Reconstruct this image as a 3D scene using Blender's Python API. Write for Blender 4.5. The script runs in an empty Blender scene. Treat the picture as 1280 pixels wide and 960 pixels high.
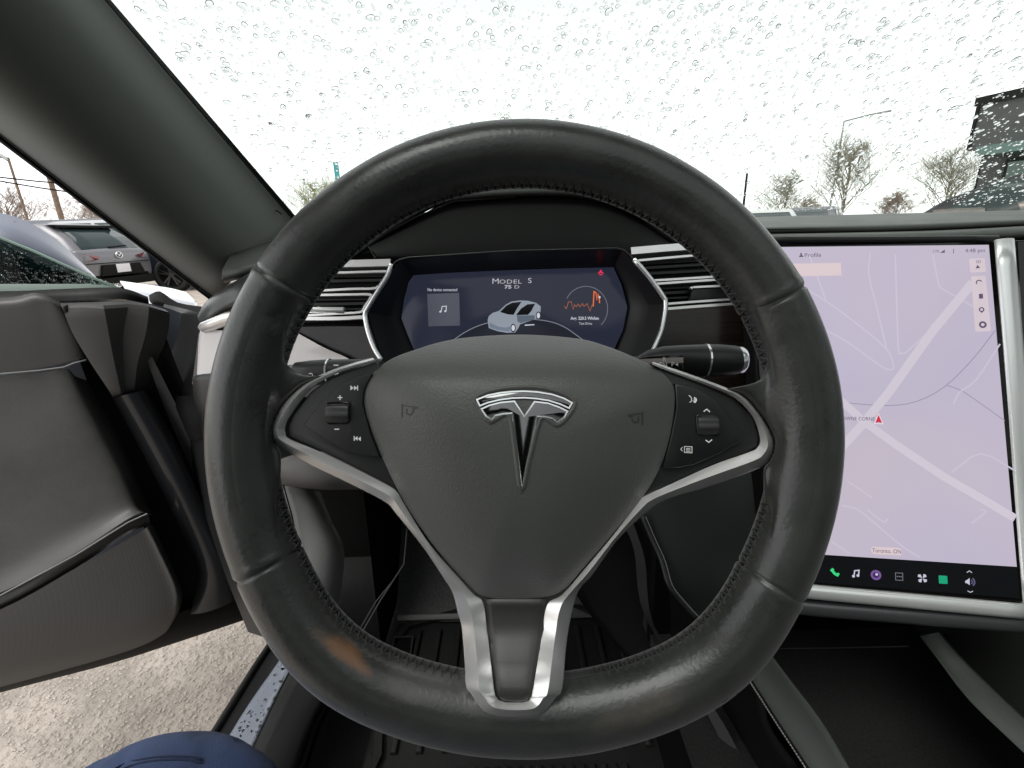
import bpy, bmesh, math, random
from mathutils import Vector as V, Matrix, noise
random.seed(7)
SC = bpy.context.scene
COL = SC.collection
# ------------------------------------------------------------------ camera
F = 600.0                                   # focal length in pixels of a 1280 wide frame
PITCH = math.atan(190.0 / F); ROLL = math.radians(1.7)
CAM = V((0, 0, 1.05))
_f = V((0, math.cos(PITCH), -math.sin(PITCH)))
_u0 = V((0, math.sin(PITCH), math.cos(PITCH))); _r0 = V((1, 0, 0))
CR = _r0 * math.cos(ROLL) - _u0 * math.sin(ROLL)
CU = _r0 * math.sin(ROLL) + _u0 * math.cos(ROLL)
CF = _f
cam_d = bpy.data.cameras.new('camera'); cam = bpy.data.objects.new('camera', cam_d); COL.objects.link(cam)
cam_d.sensor_width = 36; cam_d.lens = F / 1280 * 36; cam_d.clip_start = 0.02; cam_d.clip_end = 2000
cam.matrix_world = Matrix(((CR.x, CU.x, -CF.x, CAM.x), (CR.y, CU.y, -CF.y, CAM.y), (CR.z, CU.z, -CF.z, CAM.z), (0, 0, 0, 1)))
SC.camera = cam
# ------------------------------------------------------------------ light
EXPO = 1.0
SUN_EL, SUN_AZ = math.radians(66), math.radians(-128)
w = bpy.data.worlds.new('World'); SC.world = w; w.use_nodes = True
nt = w.node_tree; nt.nodes.clear()
sky = nt.nodes.new('ShaderNodeTexSky'); sky.sky_type = 'NISHITA'; sky.sun_disc = False
sky.sun_elevation = SUN_EL; sky.sun_rotation = SUN_AZ; sky.air_density = 1.0; sky.dust_density = 0.3; sky.ozone_density = 1.0
hs = nt.nodes.new('ShaderNodeHueSaturation'); hs.inputs['Saturation'].default_value = 0.05
bg = nt.nodes.new('ShaderNodeBackground'); bg.inputs['Strength'].default_value = 0.15
wo = nt.nodes.new('ShaderNodeOutputWorld')
nt.links.new(sky.outputs[0], hs.inputs['Color']); nt.links.new(hs.outputs[0], bg.inputs['Color']); nt.links.new(bg.outputs[0], wo.inputs[0])
sd = bpy.data.lights.new('sun', 'SUN'); sd.energy = 1.5; sd.angle = math.radians(45); sd.color = (1, 0.97, 0.93)
so = bpy.data.objects.new('sun', sd); COL.objects.link(so)
sdir = V((math.sin(SUN_AZ) * math.cos(SUN_EL), math.cos(SUN_AZ) * math.cos(SUN_EL), math.sin(SUN_EL)))
so.rotation_euler = sdir.to_track_quat('Z', 'Y').to_euler()
SC.view_settings.view_transform = 'Standard'; SC.view_settings.look = 'None'
SC.view_settings.exposure = EXPO; SC.view_settings.gamma = 1; SC.view_settings.use_curve_mapping = False
SC.render.engine = 'CYCLES'
SC.cycles.max_bounces = 10; SC.cycles.transparent_max_bounces = 24; SC.cycles.transmission_bounces = 10
SC.cycles.caustics_refractive = False; SC.cycles.caustics_reflective = False
# ------------------------------------------------------------------ projection helpers
def ray(px, py): return CF + CR * ((px - 640) / F) + CU * ((480 - py) / F)
def D(px, py, d): return CAM + ray(px, py) * d
def hit(px, py, p, n):
    r = ray(px, py); return CAM + r * ((p - CAM).dot(n) / r.dot(n))
class Frame:
    def __init__(s, o, ez, ex):
        s.o = V(o); s.ez = V(ez).normalized(); ex = V(ex); s.ex = (ex - s.ez * ex.dot(s.ez)).normalized(); s.ey = s.ez.cross(s.ex)
    def at(s, px, py, h=0): return hit(px, py, s.o + s.ez * h, s.ez)
    def uv(s, px, py, h=0):
        q = s.at(px, py, h) - s.o; return (q.dot(s.ex), q.dot(s.ey))
    def pt(s, u, v, h=0): return s.o + s.ex * u + s.ey * v + s.ez * h
# ------------------------------------------------------------------ object helpers
BASE = {}
def thing(name, label, cat, loc, group=None, rz=0):
    o = bpy.data.objects.new(name, None); COL.objects.link(o); o.location = loc; o.empty_display_size = .05
    o['label'] = label; o['category'] = cat
    if group: o['group'] = group
    BASE[o.name] = V(loc); return o
def part(name, vf, mat, parent=None, smooth=35, label=None, cat=None, group=None, kind=None, local=False):
    verts, faces = vf
    b = V((0, 0, 0)) if (parent is None or local) else BASE[parent.name]
    me = bpy.data.meshes.new(name)
    me.from_pydata([tuple(V(v) - b) for v in verts], [], faces); me.update()
    bm = bmesh.new(); bm.from_mesh(me); bmesh.ops.recalc_face_normals(bm, faces=bm.faces); bm.to_mesh(me); bm.free()
    me.polygons.foreach_set('use_smooth', [smooth > 0] * len(me.polygons))
    if 0 < smooth < 180: me.set_sharp_from_angle(angle=math.radians(smooth))
    if mat: me.materials.append(mat)
    o = bpy.data.objects.new(name, me); COL.objects.link(o)
    if parent: o.parent = parent
    BASE[o.name] = b
    if label: o['label'] = label
    if cat: o['category'] = cat
    if group: o['group'] = group
    if kind: o['kind'] = kind
    return o
def solid(o, t, off=0.0):
    m = o.modifiers.new('thickness', 'SOLIDIFY'); m.thickness = t; m.offset = off; return o
def copy_tree(o, parent=None):
    c = o.copy(); COL.objects.link(c); BASE[c.name] = BASE.get(o.name, V((0, 0, 0)))
    if parent: c.parent = parent
    for ch in list(o.children): copy_tree(ch, c)
    return c
def merge(*vfs):
    v, f = [], []
    for a, b in vfs:
        n = len(v); v += list(a); f += [tuple(i + n for i in q) for q in b]
    return v, f
# ------------------------------------------------------------------ mesh helpers
def crs(P, n=6, closed=False):
    P = [V(p) if len(p) == 3 else V((p[0], p[1], 0)) for p in P]
    m = len(P); out = []
    if n <= 1 or m < 3: 
        if n <= 1: return P
    rng = m if closed else m - 1
    for i in range(rng):
        p1, p2 = P[i], P[(i + 1) % m]
        p0 = P[(i - 1) % m] if (closed or i > 0) else p1 * 2 - p2
        p3 = P[(i + 2) % m] if (closed or i + 2 < m) else p2 * 2 - p1
        for k in range(n):
            t = k / n; t2, t3 = t * t, t * t * t
            out.append(0.5 * ((2 * p1) + (p2 - p0) * t + (2 * p0 - 5 * p1 + 4 * p2 - p3) * t2 + (3 * p1 - p0 - 3 * p2 + p3) * t3))
    if not closed: out.append(P[-1])
    return out
def crs2(P, n=4, closed=True): return [(q.x, q.y) for q in crs([(a, b) for a, b in P], n, closed)]
def resample(P, n):
    P = [V(p) if len(p) == 3 else V((p[0], p[1], 0)) for p in P]
    L = [0]
    for a, b in zip(P, P[1:]): L.append(L[-1] + (b - a).length)
    out = []; j = 0
    for k in range(n):
        s = L[-1] * k / (n - 1)
        while j < len(P) - 2 and L[j + 1] < s: j += 1
        d = L[j + 1] - L[j]
        out.append(P[j].lerp(P[j + 1], (s - L[j]) / d if d else 0))
    return out
def grid(rows, closed=False, close_rows=False):
    n = len(rows[0]); v = [p for r in rows for p in r]; f = []
    R = len(rows)
    for i in range(R if close_rows else R - 1):
        for j in range(n if closed else n - 1):
            a, b = i * n + j, i * n + (j + 1) % n; i2 = (i + 1) % R
            f.append((a, b, i2 * n + (j + 1) % n, i2 * n + j))
    return v, f
def loft(rows, su=6, sv=6, closed=False):
    rows = [crs(r, su, closed) for r in rows]
    n = len(rows[0])
    cols = [crs([r[j] for r in rows], sv) for j in range(n)]
    return grid([[cols[j][i] for j in range(n)] for i in range(len(cols[0]))], closed)
def line_rows(rows, n, t0, t1):
    """rows of ((px0,py0,d0),(px1,py1,d1)): straight 3-D edges sampled from t0 to t1"""
    out = []
    for a, b in rows:
        A, B = D(*a), D(*b); out.append([A.lerp(B, t0 + (t1 - t0) * k / (n - 1)) for k in range(n)])
    return out
def tube(path, r, n=8, closed=False, cap=True, flat=1.0, up=None):
    P = [V(p) for p in path]; m = len(P); R = r if isinstance(r, (list, tuple)) else [r] * m
    v, f = [], []; nrm = None
    for i in range(m):
        t = (P[(i + 1) % m] - P[i - 1]) if closed else (P[min(i + 1, m - 1)] - P[max(i - 1, 0)])
        t = t.normalized() if t.length > 1e-9 else V((0, 0, 1))
        if nrm is None:
            nrm = V(up) if up is not None else (V((0, 0, 1)) if abs(t.z) < .9 else V((1, 0, 0)))
        elif up is not None: nrm = V(up)
        nrm = nrm - t * nrm.dot(t); nrm = nrm.normalized() if nrm.length > 1e-6 else t.orthogonal().normalized()
        bn = t.cross(nrm)
        for k in range(n):
            a = 2 * math.pi * k / n
            v.append(P[i] + (nrm * math.cos(a) * flat + bn * math.sin(a)) * R[i])
    for i in range(m if closed else m - 1):
        i2 = (i + 1) % m
        for k in range(n): f.append((i * n + k, i * n + (k + 1) % n, i2 * n + (k + 1) % n, i2 * n + k))
    if cap and not closed: f.append(tuple(range(n - 1, -1, -1))); f.append(tuple((m - 1) * n + k for k in range(n)))
    return v, f
def box(c, s, rot=None):
    c, s = V(c), V(s) / 2; v = []
    for x in (-1, 1):
        for y in (-1, 1):
            for z in (-1, 1):
                q = V((x * s.x, y * s.y, z * s.z)); v.append(c + (rot @ q if rot else q))
    return v, [(0, 1, 3, 2), (4, 6, 7, 5), (0, 4, 5, 1), (2, 3, 7, 6), (0, 2, 6, 4), (1, 5, 7, 3)]
def obox(o, ex, ey, ez, su, sv, sw):
    rot = Matrix((ex, ey, ez)).transposed(); return box(o, (su, sv, sw), rot)
def ccw(P):
    a = sum(P[i][0] * P[(i + 1) % len(P)][1] - P[(i + 1) % len(P)][0] * P[i][1] for i in range(len(P)))
    return P if a > 0 else P[::-1]
def inset(P, d):
    n = len(P); out = []
    for i in range(n):
        a, b, c = V((*P[i - 1], 0)), V((*P[i], 0)), V((*P[(i + 1) % n], 0))
        e1, e2 = (b - a), (c - b)
        e1 = e1.normalized() if e1.length > 1e-9 else V((1, 0, 0)); e2 = e2.normalized() if e2.length > 1e-9 else e1
        n1, n2 = V((-e1.y, e1.x, 0)), V((-e2.y, e2.x, 0)); m = n1 + n2
        m = m.normalized() if m.length > 1e-6 else n1
        k = d / max(0.45, m.dot(n1)); out.append((b.x + m.x * k, b.y + m.y * k))
    return out
def prism(fr, P, top, thick, bev=0.001, seg=3, hf=None, pix=True):
    """outline (pixels on the frame plane, or u,v) raised to height top with a rounded front edge"""
    if pix: P = [fr.uv(x, y, top) for x, y in P]
    P = ccw([tuple(p) for p in P]); n = len(P); rings = []
    hh = (lambda u, v: hf(u, v)) if hf else (lambda u, v: 0)
    rings.append([fr.pt(u, v, top - thick + hh(u, v)) for u, v in P])
    for k in range(seg + 1):
        a = math.pi / 2 * k / seg
        Q = inset(P, bev * (1 - math.cos(a)))
        rings.append([fr.pt(u, v, top - bev * (1 - math.sin(a)) + hh(u, v)) for u, v in Q])
    v, f = grid(rings, closed=True)
    m = len(rings) - 1
    f.append(tuple(m * n + i for i in range(n))); f.append(tuple(range(n - 1, -1, -1)))
    return v, f
def dome(fr, P, base, H, thick, rings=14, p=3.0, pix=True, c=None, edge=0.0):
    """smooth outline domed towards the viewer; returns mesh and a height function"""
    if pix: P = [fr.uv(x, y, base) for x, y in P]
    P = ccw([tuple(q) for q in P]); n = len(P)
    if c is None: c = (sum(q[0] for q in P) / n, sum(q[1] for q in P) / n)
    R = [[fr.pt(u, v, base - thick) for u, v in P]]
    for k in range(rings):
        s = 1 - (k / rings) ** 1.6
        R.append([fr.pt(c[0] + (u - c[0]) * s, c[1] + (v - c[1]) * s, base + H * (1 - s ** p)) for u, v in P])
    v, f = grid(R, closed=True)
    v.append(fr.pt(c[0], c[1], base + H)); ci = len(v) - 1; m = (len(R) - 1) * n
    for i in range(n): f.append((m + i, m + (i + 1) % n, ci))
    def hf(u, w):
        du, dv = u - c[0], w - c[1]; best = 0
        for i in range(n):
            a, b = P[i], P[(i + 1) % n]
            ax, ay, bx, by = a[0] - c[0], a[1] - c[1], b[0] - c[0], b[1] - c[1]
            det = ax * by - ay * bx
            if abs(det) < 1e-15: continue
            s, t = (du * by - dv * bx) / det, (ax * dv - ay * du) / det
            if s >= -1e-9 and t >= -1e-9: best = max(best, s + t)
        return base + H * (1 - min(1, best) ** p)
    return (v, f), hf
def ribbon(fr, pts, w, h=0, hf=None, pix=True, t=0.0, closed=False, smooth=1):
    """flat line of width w on a frame plane (t > 0 gives it a thickness)"""
    P = [fr.uv(x, y, h) for x, y in pts] if pix else pts
    if smooth > 1: P = crs2(P, smooth, closed)
    P = [V((a, b, 0)) for a, b in P]; n = len(P); rows = []
    for i in range(n):
        a = P[i - 1] if (closed or i > 0) else P[i]; c = P[(i + 1) % n] if (closed or i < n - 1) else P[i]
        e1 = (P[i] - a); e2 = (c - P[i]); e1 = e1.normalized() if e1.length > 1e-9 else e2.normalized(); e2 = e2.normalized() if e2.length > 1e-9 else e1
        m = (V((-e1.y, e1.x, 0)) + V((-e2.y, e2.x, 0))); m = m.normalized() if m.length > 1e-6 else V((-e1.y, e1.x, 0))
        k = w / 2 / max(.5, m.dot(V((-e1.y, e1.x, 0))))
        q = [P[i] - m * k, P[i] + m * k]
        hh = [hf(x.x, x.y) if hf else 0 for x in q]
        r = [fr.pt(q[0].x, q[0].y, h + hh[0]), fr.pt(q[1].x, q[1].y, h + hh[1])]
        if t: r = [fr.pt(q[0].x, q[0].y, h + hh[0] - t)] + r + [fr.pt(q[1].x, q[1].y, h + hh[1] - t)]
        rows.append(r)
    return grid(rows, close_rows=closed)
def disc(fr, c, r, h=0, n=20, hole=0, pix=True, a0=0, a1=2 * math.pi):
    u, v = fr.uv(*c, h) if pix else c
    if hole or a1 - a0 < 6.28:
        rows = [[fr.pt(u + q * math.cos(a0 + (a1 - a0) * k / n), v + q * math.sin(a0 + (a1 - a0) * k / n), h) for k in range(n + 1)] for q in (hole, r)]
        return grid(rows)
    return [fr.pt(u + r * math.cos(2 * math.pi * k / n), v + r * math.sin(2 * math.pi * k / n), h) for k in range(n)], [tuple(range(n))]
def flat(fr, P, h=0, pix=True):
    P = ccw([fr.uv(x, y, h) for x, y in P] if pix else P)
    return [fr.pt(u, v, h) for u, v in P], [tuple(range(len(P)))]
def rrect(fr, P4, r, h=0, n=4):
    """rounded quad from 4 pixel corners -> uv outline"""
    Q = ccw([fr.uv(x, y, h) for x, y in P4]); out = []
    for i in range(4):
        b = V((*Q[i], 0)); a = V((*Q[i - 1], 0)); c = V((*Q[(i + 1) % 4], 0))
        p0 = b + (a - b).normalized() * r; p2 = b + (c - b).normalized() * r
        for k in range(n + 1):
            t = k / n; q = p0 * (1 - t) ** 2 + b * 2 * t * (1 - t) + p2 * t * t; out.append((q.x, q.y))
    return out
def text_vf(fr, s, px, py, size, h=0, align='CENTER', hf=None, rot=0, sx=1.0, bold=0, space=1.0):
    cu = bpy.data.curves.new('text', 'FONT'); cu.body = s; cu.size = size; cu.align_x = align; cu.align_y = 'CENTER'; cu.space_character = space; cu.offset = bold
    cu.resolution_u = 3
    ob = bpy.data.objects.new('text', cu); COL.objects.link(ob)
    bpy.context.view_layer.update()
    me = bpy.data.meshes.new_from_object(ob.evaluated_get(bpy.context.evaluated_depsgraph_get()))
    u0, v0 = fr.uv(px, py, h); c, sn = math.cos(rot), math.sin(rot); vs = []
    for q in me.vertices:
        x, y = q.co.x * sx, q.co.y; u, v = u0 + x * c - y * sn, v0 + x * sn + y * c
        vs.append(fr.pt(u, v, h + (hf(u, v) if hf else 0)))
    fs = [tuple(p.vertices) for p in me.polygons]
    bpy.data.objects.remove(ob); bpy.data.meshes.remove(me); bpy.data.curves.remove(cu)
    return vs, fs
def lathe(prof, o, ax, n=24, ref=None):
    ax = V(ax).normalized(); e1 = (V(ref) if ref else ax.orthogonal()); e1 = (e1 - ax * e1.dot(ax)).normalized(); e2 = ax.cross(e1); o = V(o)
    return grid([[o + ax * h + (e1 * math.cos(2 * math.pi * k / n) + e2 * math.sin(2 * math.pi * k / n)) * r for k in range(n)] for r, h in prof], closed=True)
# ------------------------------------------------------------------ materials
def srgb(c):
    return tuple((x / 12.92 if x <= .04045 else ((x + .055) / 1.055) ** 2.4) for x in [y / 255 for y in c])
MATS = {}
def mat(name, col, rough=.5, metal=0, spec=.5, coat=0, bump=0, bscale=400, var=0, vscale=12, rvar=0, col2=None, sheen=0, aniso=None, coat_rough=.05, ior=None, bdist=.0006, detail=3):
    if name in MATS: return MATS[name]
    m = bpy.data.materials.new(name); m.use_nodes = True; t = m.node_tree; b = t.nodes['Principled BSDF']
    b.inputs['Base Color'].default_value = (*col, 1); b.inputs['Roughness'].default_value = rough; b.inputs['Metallic'].default_value = metal
    b.inputs['Specular IOR Level'].default_value = spec; b.inputs['Coat Weight'].default_value = coat; b.inputs['Coat Roughness'].default_value = coat_rough
    if ior: b.inputs['IOR'].default_value = ior
    if sheen: b.inputs['Sheen Weight'].default_value = sheen; b.inputs['Sheen Roughness'].default_value = .5
    tc = t.nodes.new('ShaderNodeTexCoord'); src = tc.outputs['Object']
    if aniso:
        mp = t.nodes.new('ShaderNodeMapping'); mp.inputs['Scale'].default_value = aniso; t.links.new(src, mp.inputs[0]); src = mp.outputs[0]
    if var or col2 or rvar:
        n = t.nodes.new('ShaderNodeTexNoise'); n.inputs['Scale'].default_value = vscale; n.inputs['Detail'].default_value = 6; n.inputs['Roughness'].default_value = .65
        t.links.new(src, n.inputs[0])
        if var or col2:
            r = t.nodes.new('ShaderNodeValToRGB'); r.color_ramp.elements[0].position = .3; r.color_ramp.elements[1].position = .7
            c2 = col2 or tuple(min(1, x * (1 + var)) for x in col); c1 = col if col2 else tuple(x * (1 - var) for x in col)
            r.color_ramp.elements[0].color = (*c1, 1); r.color_ramp.elements[1].color = (*c2, 1)
            t.links.new(n.outputs[0], r.inputs[0]); t.links.new(r.outputs[0], b.inputs['Base Color'])
        if rvar:
            mr = t.nodes.new('ShaderNodeMapRange'); mr.inputs[1].default_value = .3; mr.inputs[2].default_value = .7
            mr.inputs[3].default_value = max(.02, rough - rvar); mr.inputs[4].default_value = min(1, rough + rvar)
            t.links.new(n.outputs[0], mr.inputs[0]); t.links.new(mr.outputs[0], b.inputs['Roughness'])
    if bump:
        n2 = t.nodes.new('ShaderNodeTexNoise'); n2.inputs['Scale'].default_value = bscale; n2.inputs['Detail'].default_value = detail
        bp = t.nodes.new('ShaderNodeBump'); bp.inputs['Strength'].default_value = bump; bp.inputs['Distance'].default_value = bdist
        t.links.new(src, n2.inputs[0]); t.links.new(n2.outputs[0], bp.inputs['Height']); t.links.new(bp.outputs[0], b.inputs['Normal'])
    MATS[name] = m; return m
def emit(name, rgb, gain=1.0, rough=.12):
    """lit display: the colour a pixel gives off, under a glossy cover"""
    if name in MATS: return MATS[name]
    m = bpy.data.materials.new(name); m.use_nodes = True; b = m.node_tree.nodes['Principled BSDF']
    b.inputs['Base Color'].default_value = (.004, .004, .004, 1); b.inputs['Roughness'].default_value = rough; b.inputs['Specular IOR Level'].default_value = .25
    b.inputs['Emission Color'].default_value = (*srgb(rgb), 1); b.inputs['Emission Strength'].default_value = gain / 2 ** EXPO
    MATS[name] = m; return m
def glass(name, tint, ior=1.45, gloss=1.0):
    m = bpy.data.materials.new(name); m.use_nodes = True; t = m.node_tree; t.nodes.clear()
    o = t.nodes.new('ShaderNodeOutputMaterial'); mx = t.nodes.new('ShaderNodeMixShader'); fr = t.nodes.new('ShaderNodeFresnel'); ge = t.nodes.new('ShaderNodeNewGeometry'); ma = t.nodes.new('ShaderNodeMath'); ma.operation = 'MULTIPLY_ADD'; ma.inputs[1].default_value = 1 / ior - ior; ma.inputs[2].default_value = ior
    t.links.new(ge.outputs['Backfacing'], ma.inputs[0]); t.links.new(ma.outputs[0], fr.inputs[0])   # the same reflectance from either side of a thin pane
    tr = t.nodes.new('ShaderNodeBsdfTransparent'); tr.inputs[0].default_value = (*tint, 1); g = t.nodes.new('ShaderNodeBsdfGlossy'); g.inputs['Roughness'].default_value = .01
    g.inputs[0].default_value = (gloss, gloss, gloss, 1)
    t.links.new(fr.outputs[0], mx.inputs[0]); t.links.new(tr.outputs[0], mx.inputs[1]); t.links.new(g.outputs[0], mx.inputs[2]); t.links.new(mx.outputs[0], o.inputs[0]); return m
def water(name):
    m = bpy.data.materials.new(name); m.use_nodes = True; t = m.node_tree; t.nodes.clear()
    o = t.nodes.new('ShaderNodeOutputMaterial'); g = t.nodes.new('ShaderNodeBsdfGlass'); g.inputs['IOR'].default_value = 1.33; g.inputs['Roughness'].default_value = 0
    t.links.new(g.outputs[0], o.inputs[0]); return m
M_LEATHER = mat('black_leather', (.024, .0255, .024), .33, spec=.5, bump=.35, bscale=520, var=.35, vscale=26, rvar=.10)
M_PAD = mat('soft_black_vinyl', (.056, .058, .054), .44, bump=.45, bscale=750, rvar=.05, vscale=20, sheen=.35)
M_PILLAR = mat('pillar_cloth_trim', (.078, .088, .078), .75, bump=.3, bscale=900, sheen=.2)
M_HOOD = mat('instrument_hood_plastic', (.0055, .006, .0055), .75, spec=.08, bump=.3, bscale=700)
M_SOFT = mat('dash_soft_plastic', (.052, .057, .052), .50, bump=.3, bscale=700, rvar=.05)
M_PLAST = mat('black_plastic', (.016, .016, .0165), .36, spec=.35, bump=.15, bscale=900)
M_DARK = mat('matt_black_plastic', (.005, .005, .005), .65, spec=.15, bump=.2, bscale=500)
M_GLOSS = mat('gloss_black_trim', (.006, .005, .005), .08, coat=.2, spec=.35)
M_CHROME = mat('bright_chrome', (.80, .81, .82), .18, metal=.85)
M_SATIN = mat('satin_silver', (.84, .83, .82), .27, metal=.62, bump=.05, bscale=1500)
M_RUB = mat('black_rubber', (.016, .0165, .016), .62, spec=.35, bump=.3, bscale=260, rvar=.15, vscale=9)
M_CARPET = mat('charcoal_carpet', (.022, .022, .021), .95, bump=1, bscale=1300, var=.5, vscale=300, bdist=.002)
M_STITCH = mat('grey_thread', (.032, .034, .032), .6)
M_STITCH2 = mat('pale_thread', (.30, .30, .28), .7)
M_WHITE = mat('white_print', (.78, .78, .76), .5)
M_CAR = mat('silver_blue_paint', (.34, .37, .43), .28, metal=.55, coat=1)
M_TYRE = mat('tyre_rubber', (.016, .016, .017), .75)
M_ALLOY = mat('dark_alloy', (.30, .30, .31), .3, metal=1)
M_GLASS = glass('green_tinted_glass', (.93, .96, .938), 1.33)
M_SIDE = glass('side_glass', (.42, .52, .485))
M_CARGLASS = mat('far_car_glass', (.03, .045, .045), .10, spec=.22)
M_WATER = water('rain_water')
# ================================================================== setting
def structure(o): o['kind'] = 'structure'; return o
M_GROUND = mat('pale_wet_asphalt', (.34, .297, .254), .65, bump=.9, bscale=60, var=.35, vscale=6, bdist=.012, detail=6)
g = [(-400, -300, 0), (400, -300, 0), (400, 500, 0), (-400, 500, 0)]
structure(part('ground', (g, [(0, 1, 2, 3)]), M_GROUND, smooth=0))
# loose chippings on the ground beside the open door
M_CHIP = mat('pale_chippings', (.34, .30, .258), .7, col2=(.44, .39, .34), vscale=22)
sv, sf = [], []
rng = random.Random(3)
for k in range(14000):
    x, y = rng.uniform(-2.3, -.45), rng.uniform(.0, 1.5)
    s = rng.uniform(.0018, .0046); a = rng.uniform(0, 6.28); c, sn = math.cos(a), math.sin(a); n0 = len(sv)
    for (ux, uy, uz) in ((1.5, 0, .1), (.2, 1, .1), (-1.3, .2, .1), (-.1, -1, .1), (.3, .1, .55), (-.4, -.1, .5)):
        ux *= rng.uniform(.7, 1.3); uy *= rng.uniform(.7, 1.3)
        sv.append((x + (ux * c - uy * sn) * s, y + (ux * sn + uy * c) * s, uz * s + .0005))
    for q in ((0, 1, 4), (1, 5, 4), (1, 2, 5), (2, 3, 5), (3, 4, 5), (3, 0, 4)): sf.append(tuple(n0 + i for i in q))
part('gravel', (sv, sf), M_CHIP, smooth=0, kind='stuff')

# ------------------------------------------------------------------ parked cars
M_RED = mat('tail_lamp_red', (.16, .012, .014), .12, coat=1)
M_LAMPW = mat('lamp_clear', (.55, .55, .55), .1, coat=1)
M_PLATE = mat('licence_plate_white', (.72, .72, .74), .4)
def make_car(name, label, paint, pos, heading, L=4.4, W=1.8, H=1.44, group=None, style='hatch', detail=True, cat='car'):
    """heading: direction the bonnet points; origin on the ground under the middle"""
    hy = V((heading[0], heading[1], 0)).normalized(); hx = V((hy.y, -hy.x, 0)); o = V(pos)
    root = thing(name, label, cat, o, group)
    def P(x, y, z): return o + hx * x + hy * y + V((0, 0, z))
    hw = W / 2; zb = .19 * H / 1.44; zbelt = H * .64
    # body stations along the length: y, half width, bottom, belt
    stn = [(-.5, .80, .36, .60), (-.492, .88, .30, .63), (-.47, .955, .26, .66), (-.40, .99, .20, .665), (-.2, 1, .17, .655), (.1, 1, .17, .645), (.27, .99, .17, .625), (.36, .965, .18, .585), (.44, .90, .20, .535), (.485, .78, .23, .47), (.5, .66, .28, .42)]
    rows = []
    for (y, wf, b, t) in stn:
        w_ = hw * wf; b_, t_ = b * H / 1.0 * .95, t * H
        q = [(-w_ * .86, b_), (-w_ * .97, b_ + .07), (-w_, b_ * .45 + t_ * .55), (-w_ * .975, t_ - .07), (-w_ * .91, t_), (-w_ * .5, t_ + .02), (0, t_ + .025)]
        q = q + [(-a, c) for a, c in q[:-1]][::-1]
        rows.append([P(a, y * L, c) for a, c in q])
    body = loft(rows, 3, 4); n = len(crs(rows[0], 3))
    nr = len(body[0]) // n
    body = (body[0], body[1] + [tuple(range(n)), tuple((nr - 1) * n + i for i in range(n))])
    part('body', body, paint, root, smooth=40)
    # greenhouse: outline rings from belt to roof
    def ring(y0, y1, w_, z, r=.14, m=5):
        pts = []
        for cx, cy, a0 in ((w_ - r, y1 - r, 0), (-w_ + r, y1 - r, 90), (-w_ + r, y0 + r, 180), (w_ - r, y0 + r, 270)):
            for k in range(m + 1):
                a = math.radians(a0 + 90 * k / m); pts.append((cx + r * math.cos(a), cy + r * math.sin(a), z))
        return pts
    back = {'hatch': (-.485, -.36), 'suv': (-.49, -.43), 'sedan': (-.36, -.22)}[style]
    R = [ring(back[0] * L, .27 * L, hw * .90, zbelt - .02), ring((back[0] * .62 + back[1] * .38) * L, .20 * L, hw * .85, zbelt + (H - zbelt) * .45), ring(back[1] * L, .075 * L, hw * .74, H * .965), ring((back[1] + .03) * L, .04 * L, hw * .68, H * .992)]
    gv = grid([[P(*q) for q in r] for r in R], closed=True); nn = len(R[0])
    gv = (gv[0], gv[1] + [tuple(3 * nn + i for i in range(nn))])
    part('roof', gv, paint, root, smooth=40)
    # windows, proud of the greenhouse by a few mm
    def win(name, quad, m=M_CARGLASS, out=V((0, 0, 0))):
        rows = [[quad[0].lerp(quad[1], k / 4) + out for k in range(5)], [quad[3].lerp(quad[2], k / 4) + out for k in range(5)]]
        return solid(part(name, grid(rows), m, root, smooth=0), .012)
    def lerp_ring(a, s): return a
    zb0, zt0 = zbelt + .02, H * .93
    def gy(z, front):
        zs = [zbelt - .02, zbelt + (H - zbelt) * .45, H * .965]; ys = [.27 * L, .20 * L, .075 * L] if front else [back[0] * L, (back[0] * .62 + back[1] * .38) * L, back[1] * L]
        i = 0 if z < zs[1] else 1; t = (z - zs[i]) / (zs[i + 1] - zs[i]); return ys[i] + (ys[i + 1] - ys[i]) * t
    def gw(z):
        zs = [zbelt - .02, zbelt + (H - zbelt) * .45, H * .965]; ws = [hw * .90, hw * .85, hw * .74]
        i = 0 if z < zs[1] else 1; t = (z - zs[i]) / (zs[i + 1] - zs[i]); return ws[i] + (ws[i + 1] - ws[i]) * t
    zs = [zb0 + (zt0 - zb0) * k / 5 for k in range(6)]
    for front in (False, True):
        sgn = 1 if front else -1
        rows = [[P(x * (gw(z) - .17), gy(z, front) + sgn * .012, z) for x in (-1, -.5, 0, .5, 1)] for z in zs]
        w_ = solid(part('windscreen' if front else 'rear_window', grid(rows), M_CARGLASS, root, smooth=180), .012)
        if not front and detail:
            part('rear_spoiler', grid([[P(x * gw(H * .95), gy(H * .95, False) + dy, H * .965 + dz) for x in (-.93, -.5, 0, .5, .93)] for dy, dz in ((.10, .02), (-.10, .012), (-.11, -.03), (.06, -.035))]), M_DARK, root, smooth=30)
            part('wiper', tube([P(-.05, gy(zb0 + .04, False) - .03, zb0 + .045), P(.38, gy(zb0 + .07, False) - .03, zb0 + .075)], [.018, .009], 6), M_DARK, root)
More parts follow.
